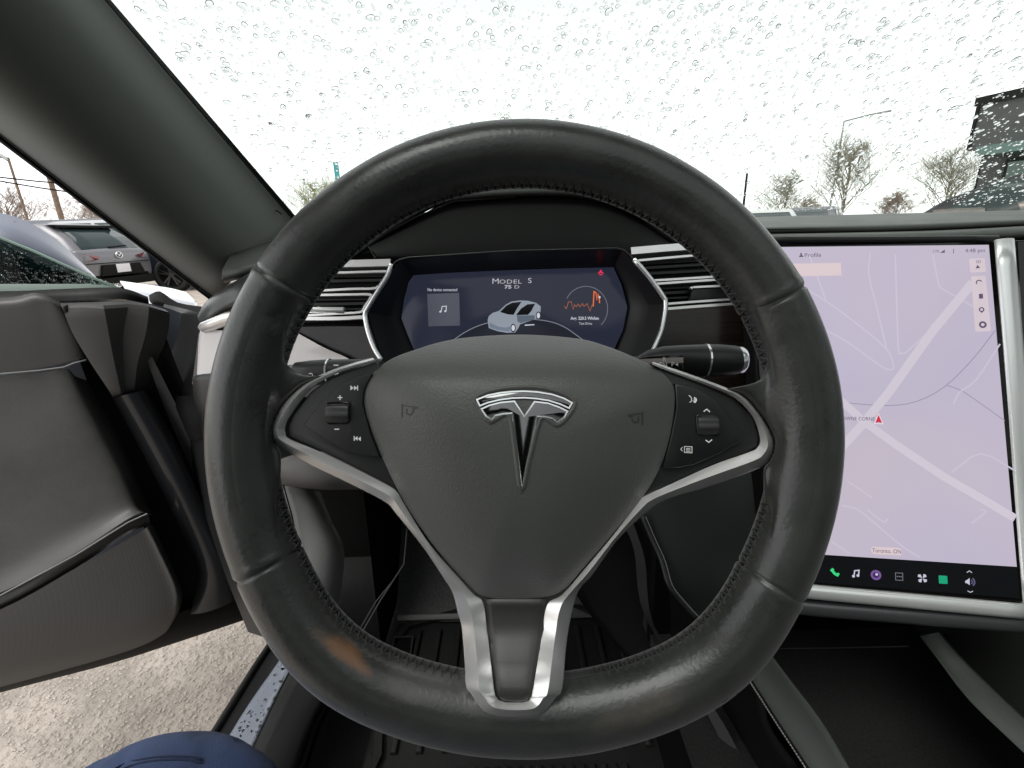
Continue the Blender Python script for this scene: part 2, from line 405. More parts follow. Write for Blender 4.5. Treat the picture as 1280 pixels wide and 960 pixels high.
    for sx in (-1, 1):
        for (ya, yb, yc, yd) in ((-.02, .21, .09, -.02), (-.30, -.04, -.04, -.25)):
            rows = []
            for z in zs:
                t = (z - zb0) / (zt0 - zb0); y0, y1 = (ya + (yd - ya) * t) * L, (yb + (yc - yb) * t) * L
                rows.append([P(sx * (gw(z) + .010), y0 + (y1 - y0) * k / 4, z) for k in range(5)])
            solid(part('side_window', grid(rows), M_CARGLASS, root, smooth=180), .012)
        if detail:
            mv = loft([[P(sx * (hw * .93 + dx), .20 * L + dy, zbelt + .06 + dz) for dx, dy, dz in ((0, .04 * s, 0), (.10, .06 * s, .07 * s), (.20, .03 * s, .0), (.10, .04 * s, -.06 * s))] for s in (.4, 1, 1, .4)], 3, 3, closed=True)
            part('wing_mirror', mv, paint, root, smooth=180)
    # wheels with arches
    rw = .325 * H / 1.44
    for sx in (-1, 1):
        for wy in (-.305, .31):
            c = P(sx * (hw - .10), wy * L, rw); ax = hx * sx
            part('wheel_arch', lathe([(0, .085), (rw * 1.16, .085), (rw * 1.20, .06)], c + V((0, 0, .02)), ax, 28), M_DARK, root, smooth=30)
            ty = part('wheel', lathe([(rw * .68, .0), (rw * .70, .10), (rw * .80, .125), (rw * .93, .12), (rw, .09), (rw, -.06), (rw * .9, -.08)], c, ax, 32), M_TYRE, root, smooth=50)
            part('rim', lathe([(0, .05), (rw * .66, .05), (rw * .70, .07), (rw * .715, .128), (rw * .67, .122), (rw * .66, .07)], c, ax, 32), M_DARK if detail else M_ALLOY, ty, smooth=40)
            if detail:
                e1 = V((0, 0, 1)); e2 = ax.cross(e1); sp = []
                for k in range(10):
                    a = 2 * math.pi * (k // 2) / 5 + (.16 if k % 2 else -.16); d = e1 * math.cos(a) + e2 * math.sin(a); tt = ax.cross(d)
                    p0, p1 = c + ax * .112, c + ax * .118 + d * rw * .68
                    sp.append(obox((p0 + p1) / 2, d, tt, ax, rw * .68, .032, .022))
                sp.append(lathe([(0, .13), (.045, .128), (.06, .10)], c, ax, 16))
                part('spokes', merge(*sp), M_ALLOY, ty, smooth=20)
    # lamps, plate, bumper
    zl = zbelt - .10
    for sx in (-1, 1):
        q = [(.92, -.470, .05), (.80, -.494, .065), (.50, -.505, .01), (.52, -.505, -.035), (.82, -.499, -.075), (.95, -.470, -.05)]
        v = [P(sx * hw * a, y * L - .012, zl + z) for a, y, z in q]; v2 = [p + hy * .06 for p in v]
        m = len(v); f = [tuple(range(m)), tuple(range(2 * m - 1, m - 1, -1))] + [(i, (i + 1) % m, m + (i + 1) % m, m + i) for i in range(m)]
        part('tail_lamp', (v + v2, f), M_RED, root, smooth=0)
        q = [(.55, .500, -.02), (.90, .447, .02), (.93, .43, -.07), (.60, .495, -.09)]
        v = [P(sx * hw * a, y * L + .02, .44 * H + z) for a, y, z in q]; v2 = [p - hy * .1 for p in v]; m = 4
        f = [tuple(range(m)), tuple(range(2 * m - 1, m - 1, -1))] + [(i, (i + 1) % m, m + (i + 1) % m, m + i) for i in range(m)]
        part('headlight', (v + v2, f), M_LAMPW, root, smooth=0)
    if detail:
        fr = Frame(P(0, -.505 * L - .012, .40 * H), -hy, hx * 1)
        def rec(a, b, c, d): return [(a, c), (b, c), (b, d), (a, d)]
        part('licence_plate', prism(fr, rec(-.16, .16, -.055, .10), .014, .02, .004, pix=False), M_PLATE, root)
        part('plate_recess', prism(fr, [(-.52, -.10), (.52, -.10), (.44, .10), (-.44, .10)], .004, .04, .004, pix=False), M_DARK, root)
        part('bumper_insert', prism(fr, rec(-.74, .74, -.30, -.14), .0, .12, .02, pix=False), M_DARK, root)
        part('tailgate_seam', merge(prism(fr, rec(-.74, .74, .125, .137), .0, .05, .002, pix=False)), M_DARK, root)
        fr2 = Frame(P(0, -.497 * L - .02, zl + .02), -hy, hx)
        ring_ = [(.075 * math.cos(2 * math.pi * k / 28), .058 * math.sin(2 * math.pi * k / 28)) for k in range(28)]
        wing = [(-.062, .030), (-.03, .022), (0, -.012), (.03, .022), (.062, .030)]
        part('badge', merge(tube([fr2.pt(u, v, .012) for u, v in ring_], .010, 6, closed=True), ribbon(fr2, wing, .014, .016, pix=False, t=.008)), M_CHROME, root, smooth=60)
    return root
def ground_pos(px, py, dist):
    r = ray(px, py); h = V((r.x, r.y, 0)).normalized(); return V((CAM.x, CAM.y, 0)) + h * dist, h
p, h = ground_pos(148, 319, 12.3)
h = V((-1, .06, 0)).normalized(); p = p + h * 2.2
def rot(h, deg):
    a = math.radians(deg); return V((h.x * math.cos(a) - h.y * math.sin(a), h.x * math.sin(a) + h.y * math.cos(a), 0))
M_GREY = mat('grey_car_paint', (.17, .17, .18), .4, metal=.5, coat=.3)
M_NAVY = mat('dark_blue_car_paint', (.020, .028, .042), .25, metal=.3, coat=1)
make_car('parked_car', 'grey hatchback seen from behind, with red tail lamps and round badge', M_GREY, p, h, group='cars parked in the lot')
p, h = ground_pos(217, 345, 13.3)
h = V((1, .04, 0)).normalized(); p = p - h * 1.42 + V((0, .82, 0))
make_car('parked_car', 'dark blue car standing beyond the grey hatchback, dark alloy wheel showing', M_NAVY, p, h, L=4.5, H=1.60, style='suv', group='cars parked in the lot')
M_WHITEC = mat('white_car_paint', (.6, .6, .6), .3, coat=1); M_BLACKC = mat('black_car_paint', (.010, .011, .013), .45, spec=.3)
p, h = ground_pos(952, 272, 19.5); make_car('parked_car', 'small white car far off, just right of the wheel rim above the dashboard', M_WHITEC, p, rot(h, 8), detail=False, H=1.5, group='cars parked in the lot')
p, h = ground_pos(1014, 270, 20); make_car('parked_car', 'silver car far off, its roof just over the dashboard edge, below the tallest bare tree', M_GREY, p, rot(h, 172), detail=False, H=1.58, group='cars parked in the lot')
p, h = ground_pos(1310, 266, 10.0); make_car('parked_car', 'long black car close ahead on the right, under the dark building', M_BLACKC, p, rot(h, 84), L=4.9, W=1.9, H=1.62, style='suv', detail=False, group='cars parked in the lot')

# ------------------------------------------------------------------ poles, wires, trees, building
M_WOOD = mat('weathered_pole_wood', (.20, .145, .105), .85, bump=.5, bscale=12, var=.3)
M_STEEL = mat('galvanised_steel', (.30, .31, .31), .5, metal=.6)
def pole(name, label, cat, px, py_top, dist, r, m, group=None, arm=None):
    base, h = ground_pos(px, 270, dist); rr = ray(px, py_top); k = dist / math.hypot(rr.x, rr.y); top = CAM.z + rr.z * k
    t = thing(name, label, cat, base, group)
    part('post', tube([base, base + V((0, 0, top * .5)), base + V((0, 0, top))], [r, r * .9, r * .8], 10), m, t)
    return t, base, top
t, b1, z1 = pole('utility_pole', 'brown wooden utility pole behind the grey hatchback', 'pole', 76, 175, 22, .085, M_WOOD, 'utility poles')
t, b2, z2 = pole('utility_pole', 'thin leaning utility pole with small lamp at left edge', 'pole', 33, 198, 26, .05, M_WOOD, 'utility poles')
part('lamp_head', tube([b2 + V((0, 0, z2 - .1)), b2 + V((-.2, 0, z2 + .05)), b2 + V((-.7, 0, z2 + .05))], [.06, .07, .12], 8), M_STEEL, t)
def wire(y0, y1, lab):
    A, B = ground_pos(-60, 270, 22)[0], ground_pos(330, 270, 22)[0]
    ra, rb = ray(-60, y0), ray(330, y1); A.z = CAM.z + ra.z * 22 / math.hypot(ra.x, ra.y); B.z = CAM.z + rb.z * 22 / math.hypot(rb.x, rb.y)
    pts = [A.lerp(B, k / 12) - V((0, 0, .5 * math.sin(math.pi * k / 12))) for k in range(13)]
    o = part('overhead_wire', tube(pts, .022, 5), M_DARK, label=lab, cat='wire', group='overhead wires')
wire(212, 212, 'upper overhead wire crossing the two wooden poles'); wire(212, 238, 'lower sagging overhead wire crossing the two wooden poles')
t, b3, z3 = pole('lamp_post', 'tall thin lamp post with an arm rising behind the tallest bare tree', 'lamp post', 1036, 154, 42, .065, M_STEEL)
part('lamp_arm', tube([b3 + V((0, 0, z3)), b3 + V((1.6, 0, z3 + .35)), b3 + V((3.0, 0, z3 + .55))], [.05, .045, .07], 8), M_STEEL, t)
pole('flag_pole', 'short bare post standing alone left of the bare trees', 'post', 928, 217, 38, .09, M_DARK)
M_TEAL = mat('teal_sign_paint', (.05, .30, .32), .5)
t, b4, z4 = pole('sign_post', 'teal sign blade standing by the twiggy tree left of the rim', 'sign', 428, 226, 30, .06, M_STEEL)
part('sign_blade', box(b4 + V((0, 0, z4 + .45)), (.26, .08, 1.0)), M_TEAL, t)

def bare_tree(name, label, px, ytop, dist, spread, m, seed, lean=0, depth=4, group='bare trees beyond the car park', thick=1.0):
    rg = random.Random(seed); base, h = ground_pos(px, 270, dist); rr = ray(px, ytop); H = H0 = CAM.z + rr.z * dist / math.hypot(rr.x, rr.y)
    root = thing(name, label, 'tree', base, group)
    tr, cr = [], []
    def grow(p, d, L, r, lev):
        pts = [p]; q = p.copy(); dd = d.copy(); r = max(r, .0075 * dist / 34)
        for k in range(3):
            dd = (dd + V((rg.uniform(-1, 1), rg.uniform(-1, 1), rg.uniform(-.3, .6))) * (.16 if lev else .05)).normalized(); q = q + dd * L / 3; pts.append(q.copy())
        (tr if lev < 2 else cr).append(tube(pts, [r, r * .85, r * .7, r * .5], 6 if lev < 2 else 3, cap=False))
        if lev >= depth: return
        nb = rg.choice((4, 4, 5)) if lev else 20
        for i in range(nb):
            s = rg.uniform(.35, 1.0) if lev else .18 + .8 * i / nb; k = min(2, int(s * 3)); b = pts[k].lerp(pts[k + 1], s * 3 - k) if s < 1 else pts[-1]
            az = rg.uniform(0, 6.283); side = V((math.cos(az), math.sin(az), 0)) * spread
            nd = (dd * rg.uniform(.5, .9) + side + V((0, 0, .36))).normalized()
            grow(b, nd, (L * rg.uniform(.55, .78)) if lev else L * .56 * (1.12 - .8 * s) * rg.uniform(.75, 1.2), r * (.52 if lev else .38), lev + 1)
    grow(base, V((lean, 0, 1)), H * .85, H * .015 * thick, 0)
    tr, cr = merge(*tr), merge(*cr); k = H0 / max(q.z for q in cr[0])
    tr, cr = [([base + (q - base) * k for q in a], b) for a, b in (tr, cr)]
    part('trunk', tr, m, root, smooth=60); part('crown', cr, m, root, smooth=60)
    return root
M_BARK = mat('grey_brown_bark', (.21, .195, .15), .9); M_BARKR = mat('reddish_twigs', (.26, .20, .165), .9); M_BARKG = mat('olive_twigs', (.27, .27, .15), .9)
bare_tree('bare_tree', 'tallest bare tree above the dashboard, in front of the lamp post', 1052, 160, 34, .75, M_BARK, 5, thick=1.0)
bare_tree('bare_tree', 'low round bare tree between the short post and the tallest tree', 978, 208, 34, 1.2, M_BARK, 9)
bare_tree('bare_tree', 'bare tree beside the left wall of the dark building', 1180, 174, 32, .85, M_BARK, 21)
bare_tree('bare_tree', 'small bare tree partly hidden behind the low black car', 1120, 236, 38, .95, M_BARKR, 33)
bare_tree('bare_tree', 'yellowish twiggy tree seen between windshield pillar and wheel rim', 398, 212, 26, .95, M_BARKG, 14)
bare_tree('bare_tree', 'reddish bare tree overhanging the parked cars beside the pillar', 128, 228, 24, 1.1, M_BARKR, 17)
bare_tree('bare_tree', 'thin reddish tree at the left edge behind the two poles', 10, 222, 27, .8, M_BARKR, 19)
bare_tree('bare_tree', 'low reddish scrubby tree just right of the short post', 1010, 244, 46, 1.1, M_BARKR, 41)
# dark building on the right
M_CLAD = mat('dark_grey_cladding', (.055, .056, .058), .6, var=.15, vscale=2); M_TEALG = mat('teal_tinted_glazing', (.035, .10, .085), .12, spec=.8)
bb, hb = ground_pos(1206, 262, 17.0)
side = V((hb.y, -hb.x, 0)); side = (side * .80 - hb * .5).normalized(); dep = V((-side.y, side.x, 0))
bz = lambda py, px=1212, d=17.0: CAM.z + ray(px, py).z * d / math.hypot(ray(px, py).x, ray(px, py).y)
bld = thing('building', 'dark grey building with an overhanging upper storey at the right edge', 'building', bb)
def bbox_(u0, u1, d0, d1, z0, z1, name, m, parent=bld):
    c = bb + side * ((u0 + u1) / 2) + dep * ((d0 + d1) / 2); c.z = (z0 + z1) / 2
    return part(name, obox(c, side, dep, V((0, 0, 1)), u1 - u0, d1 - d0, z1 - z0), m, parent, smooth=0)
zt, zm = bz(133), bz(188)
up = bbox_(-.25, 16, 0, 9, zm, zt, 'upper_storey', M_CLAD)
for k in range(9): bbox_(-.25 + k * 1.8, -.25 + k * 1.8 + .06, -.05, .0, zm + .02, zt - .02, 'cladding_joint', M_DARK, up)
bbox_(-.3, 16.05, -.06, 9.05, zt, zt + .18, 'parapet', M_DARK)
lw = bbox_(-.02, 15.5, .25, 8.5, 0, zm, 'lower_wall', M_CLAD)
for k in range(5):
    wv = bbox_(.5 + k * 2.7, 2.8 + k * 2.7, .17, .26, .9, 2.35, 'window', M_DARK, bld)
    bbox_(.58 + k * 2.7, 2.72 + k * 2.7, .14, .18, .98, 2.27, 'pane', M_TEALG, wv)
bbox_(.3, 15, -.6, .25, 2.42, 2.62, 'canopy', M_TEALG)
bbox_(-.1, .09, .3, .56, 0, zm, 'column', M_DARK)

# ================================================================== car shell round the camera
A0, A1 = D(362, 268, 1.05), D(128, 0, .58); dP = A1 - A0
XC = .37
def mirror_x(p): return V((2 * XC - p.x, p.y, p.z))
def wind(s, t):
    """s 0..1 left to right, t 0..1 base to header"""
    L_ = A0 + dP * (-.24 + 2.09 * t) + V((-.012, 0, 0)); R_ = mirror_x(L_); b = 1 - (2 * s - 1) ** 2
    return L_.lerp(R_, s) + V((0, .13 - .03 * t, .03 * t)) * b
ws = thing('windshield', 'raked windshield beaded with rain above the dashboard', 'windshield', wind(.5, 0))
solid(part('windshield_glass', grid([[wind(i / 24, j / 12) for i in range(25)] for j in range(13)]), M_GLASS, ws, smooth=180), .005, 1)
# rain drops standing on the outer face
def wnorm(s, t):
    e = .002; a = wind(s + e, t) - wind(s - e, t); b = wind(s, t + e) - wind(s, t - e); n = a.cross(b).normalized()
    return n if n.z > 0 else -n
def drop_mesh(nseg, nring, h, seed, rag=.14):
    rg = random.Random(seed); ph = [rg.uniform(0, 6.28) for _ in range(3)]; v, f = [], []
    for j in range(nring + 1):
        a = math.pi / 2 * j / nring
        for k in range(nseg):
            q = 2 * math.pi * k / nseg; rr = 1 + rag * (math.sin(q + ph[0]) * .5 + math.sin(2 * q + ph[1]) * .6 + math.sin(3 * q + ph[2]) * .35)
            v.append((math.cos(a) * math.cos(q) * rr, math.cos(a) * math.sin(q) * rr, h * math.sin(a) ** 1.15))
    for j in range(nring):
        for k in range(nseg): f.append((j * nseg + k, j * nseg + (k + 1) % nseg, (j + 1) * nseg + (k + 1) % nseg, (j + 1) * nseg + k))
    f.append(tuple(range(nseg - 1, -1, -1)))
    return v, f
rd = random.Random(11); drops = []
for k in range(19000):
    s, t = rd.uniform(.02, .98), rd.uniform(.06, .99)
    r = min(.0062, max(.0008, .0018 * math.exp(rd.gauss(0, .58)))) * (1 - .25 * (1 - t))
    drops.append((r, s, t, rd.uniform(0, 6.28)))
drops.sort(reverse=True)
protos = []
for k in range(8):
    v, f = drop_mesh(16, 6, .43 + .025 * k, 50 + k, .2); me = bpy.data.meshes.new('raindrop'); me.from_pydata(v, [], f); me.update()
    me.polygons.foreach_set('use_smooth', [True] * len(me.polygons)); me.set_sharp_from_angle(angle=math.radians(60)); me.materials.append(M_WATER); protos.append(me)
def drop_matrix(r, s, t, a):
    n = wnorm(s, t); x = (wind(s + .01, t) - wind(s - .01, t)).normalized(); y = n.cross(x); p = wind(s, t) + n * .0056
    ca, sa = math.cos(a) * .0 + 1, 0
    return Matrix(((x.x * r, y.x * r * 1.1, n.x * r, p.x), (x.y * r, y.y * r * 1.1, n.y * r, p.y), (x.z * r, y.z * r * 1.1, n.z * r, p.z), (0, 0, 0, 1)))
vis = []
for d in drops:
    q = wind(d[1], d[2]) - CAM; dz = q.dot(CF); px, py = 640 + q.dot(CR) / dz * F, 480 - q.dot(CU) / dz * F
    vis.append(-20 < px < 1300 and -20 < py < 275 and math.hypot((px - 655) / 400, (py - 546) / 395) > 1)
big = [d for d, ok in zip(drops, vis) if ok][:290]; bigset = set(id(d) for d in big)
for i, d in enumerate(big):
    o = bpy.data.objects.new('raindrop', protos[i % 8]); COL.objects.link(o); o.matrix_world = drop_matrix(*d)
    o['label'] = 'large clear raindrop beaded on the outside of the windshield'; o['category'] = 'raindrop'; o['group'] = 'raindrops on the windshield'
sv, sf = [], []; small = [drop_mesh(10, 4, .46 + .04 * k, 80 + k) for k in range(5)]
for i, d in enumerate(drops):
    if id(d) in bigset: continue
    M = drop_matrix(*d); v, f = small[i % 5]; n0 = len(sv); sv += [M @ V(q) for q in v]; sf += [tuple(n0 + j for j in q) for q in f]
part('fine_raindrops', (sv, sf), M_WATER, smooth=60, kind='stuff')

# windshield pillar trim
pl = thing('windshield_pillar', 'broad grey green windshield pillar trim slanting down to the dashboard', 'pillar', A0)
T0, T1 = -1.0, 1.06
rowsP = [((136, 0, .586), (370, 272, 1.062)), ((128, 0, .578), (362, 272, 1.05)), ((112, 0, .555), (352, 280, 1.02)), ((52, 0, .475), (326, 302, .93)), ((-30, 26, .435), (296, 326, .86)), ((-80, 62, .455), (274, 346, .86)), ((-60, 122, .60), (256, 366, .975))]
rp = line_rows(rowsP, 9, T0, T1)
solid(part('pillar_trim', loft(rp[1:], 3, 8), M_PILLAR, pl, smooth=180), .004, 0)
solid(part('glass_seal', loft([rp[0], [a.lerp(b, .5) + V((0, 0, .004)) for a, b in zip(rp[0], rp[1])], rp[1]], 3, 3), M_RUB, pl, smooth=180), .004)
sl = line_rows([((-60, 122, .603), (256, 366, .978)), ((-56, 128, .592), (258, 369, .965)), ((-50, 136, .593), (261, 372, .965)), ((-40, 148, .605), (266, 378, .98))], 9, T0, T1)
part('door_seal', loft(sl, 3, 4), M_RUB, pl, smooth=180)
part('speaker_flap', ribbon(Frame(D(350, 290, .99), -CF, CR), [(344, 290), (343, 276), (339, 266), (345, 263), (352, 268)], .0022, .0, t=.002, smooth=4), M_DARK, pl)
# roof with a glass panel, rear and far side: they shade the cabin as they do in the car
HZ = wind(.5, 1)
roof = thing('car_roof', 'dark headliner and roof of the car overhead', 'roof', (XC, -.4, 1.36))
zr = max(wind(.5, 1).z, 1.33); y0r = wind(.5, 1).y
def slab(name, x0, x1, y0, y1, z0, z1, m, parent): return part(name, box(((x0 + x1) / 2, (y0 + y1) / 2, (z0 + z1) / 2), (x1 - x0, y1 - y0, z1 - z0)), m, parent, smooth=0)
M_HEAD = mat('headliner_cloth', (.05, .05, .05), .95, bump=.4, bscale=900)
yh = wind(0, 1).y
slab('roof_header', -.60, 1.34, yh - .16, yh + .12, zr + .005, zr + .06, M_HEAD, roof)
slab('roof_rail', -.60, -.32, -2.3, yh - .16, zr, zr + .06, M_HEAD, roof)
slab('roof_rail', 1.06, 1.34, -2.3, yh - .16, zr, zr + .06, M_HEAD, roof)
slab('roof_rear', -.32, 1.06, -2.3, -.95, zr, zr + .06, M_HEAD, roof)
slab('roof_glass', -.32, 1.06, -.95, yh - .16, zr + .03, zr + .038, glass('roof_glass_tint', (.9, .92, .91)), roof)
sh = thing('cabin_shell', 'dark rear cabin, far door and floor pan of the car', 'car body', (XC, -.4, .2))
slab('far_door', 1.24, 1.32, -2.2, 1.3, .2, 1.0, M_SOFT, sh)
slab('rear_panel', -.6, 1.32, -2.35, -2.25, .2, 1.05, M_DARK, sh)
slab('near_rear_door', -.62, -.56, -2.3, -.55, .2, .98, M_SOFT, sh)
slab('centre_post', -.62, -.54, -.62, -.48, .2, zr, M_DARK, sh)
slab('floor_pan', -.50, 1.3, -2.3, 1.05, .20, .262, M_CARPET, sh)
slab('bulkhead', -.60, 1.3, 1.10, 1.13, .2, 1.03, M_DARK, sh)
slab('cowl_shelf', -.62, 1.34, 1.0, 1.42, .86, .88, M_DARK, sh)
M_DIMGL = glass('fill_dimming_glass', (.45, .47, .46))  # tint added to dim fill light through the unseen side and rear windows
slab('far_window', 1.27, 1.275, -2.2, .55, 1.0, zr, M_DIMGL, sh)
slab('rear_window', -.58, 1.3, -2.31, -2.305, 1.05, zr, M_DIMGL, sh)
slab('near_rear_window', -.592, -.588, -2.25, -.62, .98, zr, M_DIMGL, sh)
slab('rear_seat', -.5, 1.2, -2.0, -1.3, .26, .62, M_LEATHER, sh)
def seat(x, lab):
    s = thing('passenger_seat', lab, 'car seat', (x, -.45, .3))
    part('backrest', loft([[V((x + a * w_, -.48 - .28 * t + b, .42 + .62 * t)) for a, b in ((-1, .02), (-.85, .10), (0, .04), (.85, .10), (1, .02), (.9, -.08), (0, -.1), (-.9, -.08))] for t, w_ in ((0, .24), (.4, .26), (.8, .23), (1, .16))], 3, 3, closed=True), M_LEATHER, s, smooth=180)
    part('cushion', loft([[V((x + a, -.45 + .56 * t, z)) for a, z in ((-.25, .34), (-.25, .44), (-.12, .45), (0, .44), (.12, .45), (.25, .44), (.25, .34))] for t in (0, .5, .9, 1)], 3, 3), M_LEATHER, s, smooth=180)
    part('headrest', loft([[V((x + a * .13, -.80 + b * .05, z)) for a, b in ((-1, 0), (0, 1), (1, 0), (0, -1))] for z in (1.06, 1.1, 1.2, 1.24)], 4, 3, closed=True), M_LEATHER, s, smooth=180)
seat(.76, 'black leather passenger seat')

# bonnet and front wing of the car, outside the glass
hood = thing('car_bonnet', 'wet silver blue bonnet and front wing beyond the pillar', 'bonnet', (XC, 1.6, .9))
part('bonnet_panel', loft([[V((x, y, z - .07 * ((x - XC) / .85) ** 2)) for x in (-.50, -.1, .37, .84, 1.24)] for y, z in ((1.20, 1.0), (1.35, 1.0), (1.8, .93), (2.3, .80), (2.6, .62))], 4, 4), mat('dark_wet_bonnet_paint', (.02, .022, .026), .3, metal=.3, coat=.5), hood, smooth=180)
part('wiper_cowl', loft([[V((x, y, z)) for x in (-.5, .37, 1.24)] for y, z in ((1.12, 1.03), (1.25, .985))], 4, 3), M_DARK, hood, smooth=180)
wing = [[(150, 352, 1.10), (185, 357, 1.16), (212, 361, 1.22), (232, 366, 1.28)], [(158, 362, 1.06), (192, 364, 1.11), (222, 371, 1.17), (243, 377, 1.22)], [(170, 372, 1.04), (200, 376, 1.06), (226, 383, 1.12), (246, 386, 1.18)], [(175, 420, 1.02), (205, 430, 1.05), (230, 440, 1.1), (250, 450, 1.15)]]
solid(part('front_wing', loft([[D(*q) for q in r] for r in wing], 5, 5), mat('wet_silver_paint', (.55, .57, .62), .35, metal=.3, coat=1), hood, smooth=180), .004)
part('hinge_cover', loft([[D(*q) for q in r] for r in ([(186, 369, 1.0), (200, 364, 1.0), (222, 378, 1.0), (258, 384, 1.0)], [(188, 378, .98), (200, 376, .98), (222, 388, .98), (258, 394, .98)], [(200, 385, .99), (215, 389, .99), (235, 398, .99), (258, 402, .99)])], 3, 4), M_DARK, hood, smooth=50)
# ================================================================== dashboard
dash = thing('dashboard', 'dark dashboard running under the windshield with soft top and gloss trim', 'dashboard', D(700, 300, .8))
def L(rows, su=5, sv=4): return loft([[D(*q) for q in r] for r in rows], su, sv)
solid(part('dash_top', L([[(310, 300, 1.04), (420, 292, 1.12), (560, 287, 1.18), (760, 279, 1.20), (940, 272.5, 1.18), (1120, 268, 1.14), (1330, 262.5, 1.06)],
    [(292, 316, .86), (420, 300, .90), (560, 292, .92), (760, 285, .92), (940, 277, .90), (1120, 273, .86), (1330, 267, .80)],
    [(280, 336, .72), (420, 308, .76), (560, 297, .77), (760, 290, .77), (940, 285, .74), (1120, 281, .71), (1330, 273, .66)],
    [(278, 344, .70), (420, 313, .74), (560, 302, .75), (760, 295, .75), (940, 288, .72), (1120, 285.5, .69), (1330, 276, .64)],
    [(278, 350, .71), (420, 318, .75), (560, 306, .76), (760, 299, .76), (940, 291, .73), (1120, 288, .70), (1330, 279, .65)],
    [(280, 352, .74), (420, 320, .79), (560, 308, .80), (760, 301, .80), (940, 293, .78), (1120, 290, .74), (1330, 281, .69)]]), M_SOFT, dash, smooth=180), .004)
solid(part('dash_band', L([[(900, 294, .75), (1050, 292, .72), (1180, 289, .69), (1330, 281, .66)], [(900, 297, .70), (1050, 294.5, .67), (1180, 291, .65), (1330, 283, .62)], [(900, 304, .69), (1050, 301, .66), (1180, 298, .64), (1330, 291, .61)], [(900, 309, .70), (1050, 306, .67), (1180, 302, .65), (1330, 296, .62)]]), M_SOFT, dash, smooth=180), .004)
# instrument hood
solid(part('instrument_hood', L([[(390, 345, .80), (430, 318, .82), (486, 280, .84), (545, 252, .86), (660, 240, .86), (745, 244, .86), (812, 262, .84), (858, 292, .82), (905, 320, .80)],
    [(395, 345, .72), (436, 310, .72), (488, 270, .72), (546, 238, .72), (660, 226, .72), (745, 230, .72), (812, 254, .72), (860, 292, .72), (905, 322, .72)],
    [(398, 350, .685), (444, 310, .68), (493, 271, .68), (549, 242, .68), (660, 232, .68), (742, 236, .68), (808, 259, .68), (852, 295, .68), (905, 330, .685)],
    [(398, 350, .675), (452, 312, .67), (501, 276, .67), (553, 250, .67), (660, 241, .67), (740, 245, .67), (802, 268, .67), (844, 300, .67), (905, 335, .675)],
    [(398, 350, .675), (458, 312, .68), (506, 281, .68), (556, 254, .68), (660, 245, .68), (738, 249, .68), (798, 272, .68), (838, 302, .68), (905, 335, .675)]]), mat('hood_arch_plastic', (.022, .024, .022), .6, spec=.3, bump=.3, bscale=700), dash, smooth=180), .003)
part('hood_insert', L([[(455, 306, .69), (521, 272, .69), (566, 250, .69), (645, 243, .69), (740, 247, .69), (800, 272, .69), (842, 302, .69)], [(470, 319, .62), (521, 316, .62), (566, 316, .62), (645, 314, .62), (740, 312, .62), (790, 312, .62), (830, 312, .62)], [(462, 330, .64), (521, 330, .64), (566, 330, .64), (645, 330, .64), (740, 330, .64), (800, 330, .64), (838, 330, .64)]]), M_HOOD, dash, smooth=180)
gr = []
EF = Frame(D(640, 290, .655), -CF, CR)
part('insert_seam', tube([D(*q) for q in ((470, 324, .63), (460, 307, .672), (490, 288, .672), (521, 271, .672), (566, 252, .672), (645, 246, .674))], .0012, 6), M_DARK, dash)
# dark backing of the lower dash
solid(part('lower_dash', L([[(330, 405, .70), (500, 330, .72), (660, 330, .72), (830, 330, .72), (1000, 330, .72), (1330, 290, .68)], [(330, 520, .70), (500, 520, .72), (660, 520, .72), (830, 520, .72), (1000, 520, .70), (1330, 520, .66)], [(340, 605, .66), (500, 605, .68), (660, 605, .70), (830, 605, .68), (1000, 640, .64), (1330, 800, .56)]]), M_DARK, dash, smooth=60), .006)
# trim left and right of the instruments
WOOD = mat('dark_gloss_wood', (.006, .0045, .004), .22, coat=.0, spec=.3, col2=(.018, .012, .009), vscale=9, aniso=(1, 1, 26))
part('wood_trim', prism(Frame(D(900, 430, .575), -CF, CR), [(826, 398), (835, 388), (925, 380), (962, 384), (962, 505), (850, 515), (812, 470), (815, 440)], 0, .02, .002), WOOD, dash)
part('side_trim', L([[(248, 416, .665), (300, 412, .63), (366, 409, .60), (420, 408, .59), (462, 408, .585)], [(244, 450, .665), (300, 448, .63), (366, 446, .60), (430, 450, .59), (475, 452, .585)], [(240, 480, .665), (300, 490, .63), (366, 495, .60), (430, 500, .59), (475, 505, .585)]], 5, 5), WOOD, dash, smooth=180)
M_SKYREF = mat('painted_sky_reflection', (.52, .495, .49), .35, coat=.4)  # pale colour stands for sky reflected in the dark gloss trim
part('sky_reflection_trim', L([[(250, 413, .655), (256, 413, .65), (275, 413, .64), (300, 413, .622), (366, 413, .594)], [(248, 430, .655), (254, 430, .65), (280, 430, .635), (320, 432, .612), (404, 434, .580)], [(247, 450, .655), (253, 450, .65), (280, 450, .632), (340, 452, .602), (440, 452, .575)], [(246, 468, .655), (252, 470, .65), (280, 472, .632), (340, 476, .602), (440, 476, .575)]], 5, 5), M_SKYREF, dash, smooth=180)
part('lower_end_cap', L([[(240, 472, .64), (250, 468, .63), (275, 466, .62), (300, 466, .61)], [(241, 478, .64), (250, 476, .628), (275, 474, .615), (300, 474, .605)], [(243, 500, .66), (252, 512, .64), (270, 520, .63), (300, 520, .62)], [(256, 530, .69), (264, 540, .67), (280, 560, .66), (300, 570, .65)]], 4, 4), M_PLAST, dash, smooth=60)
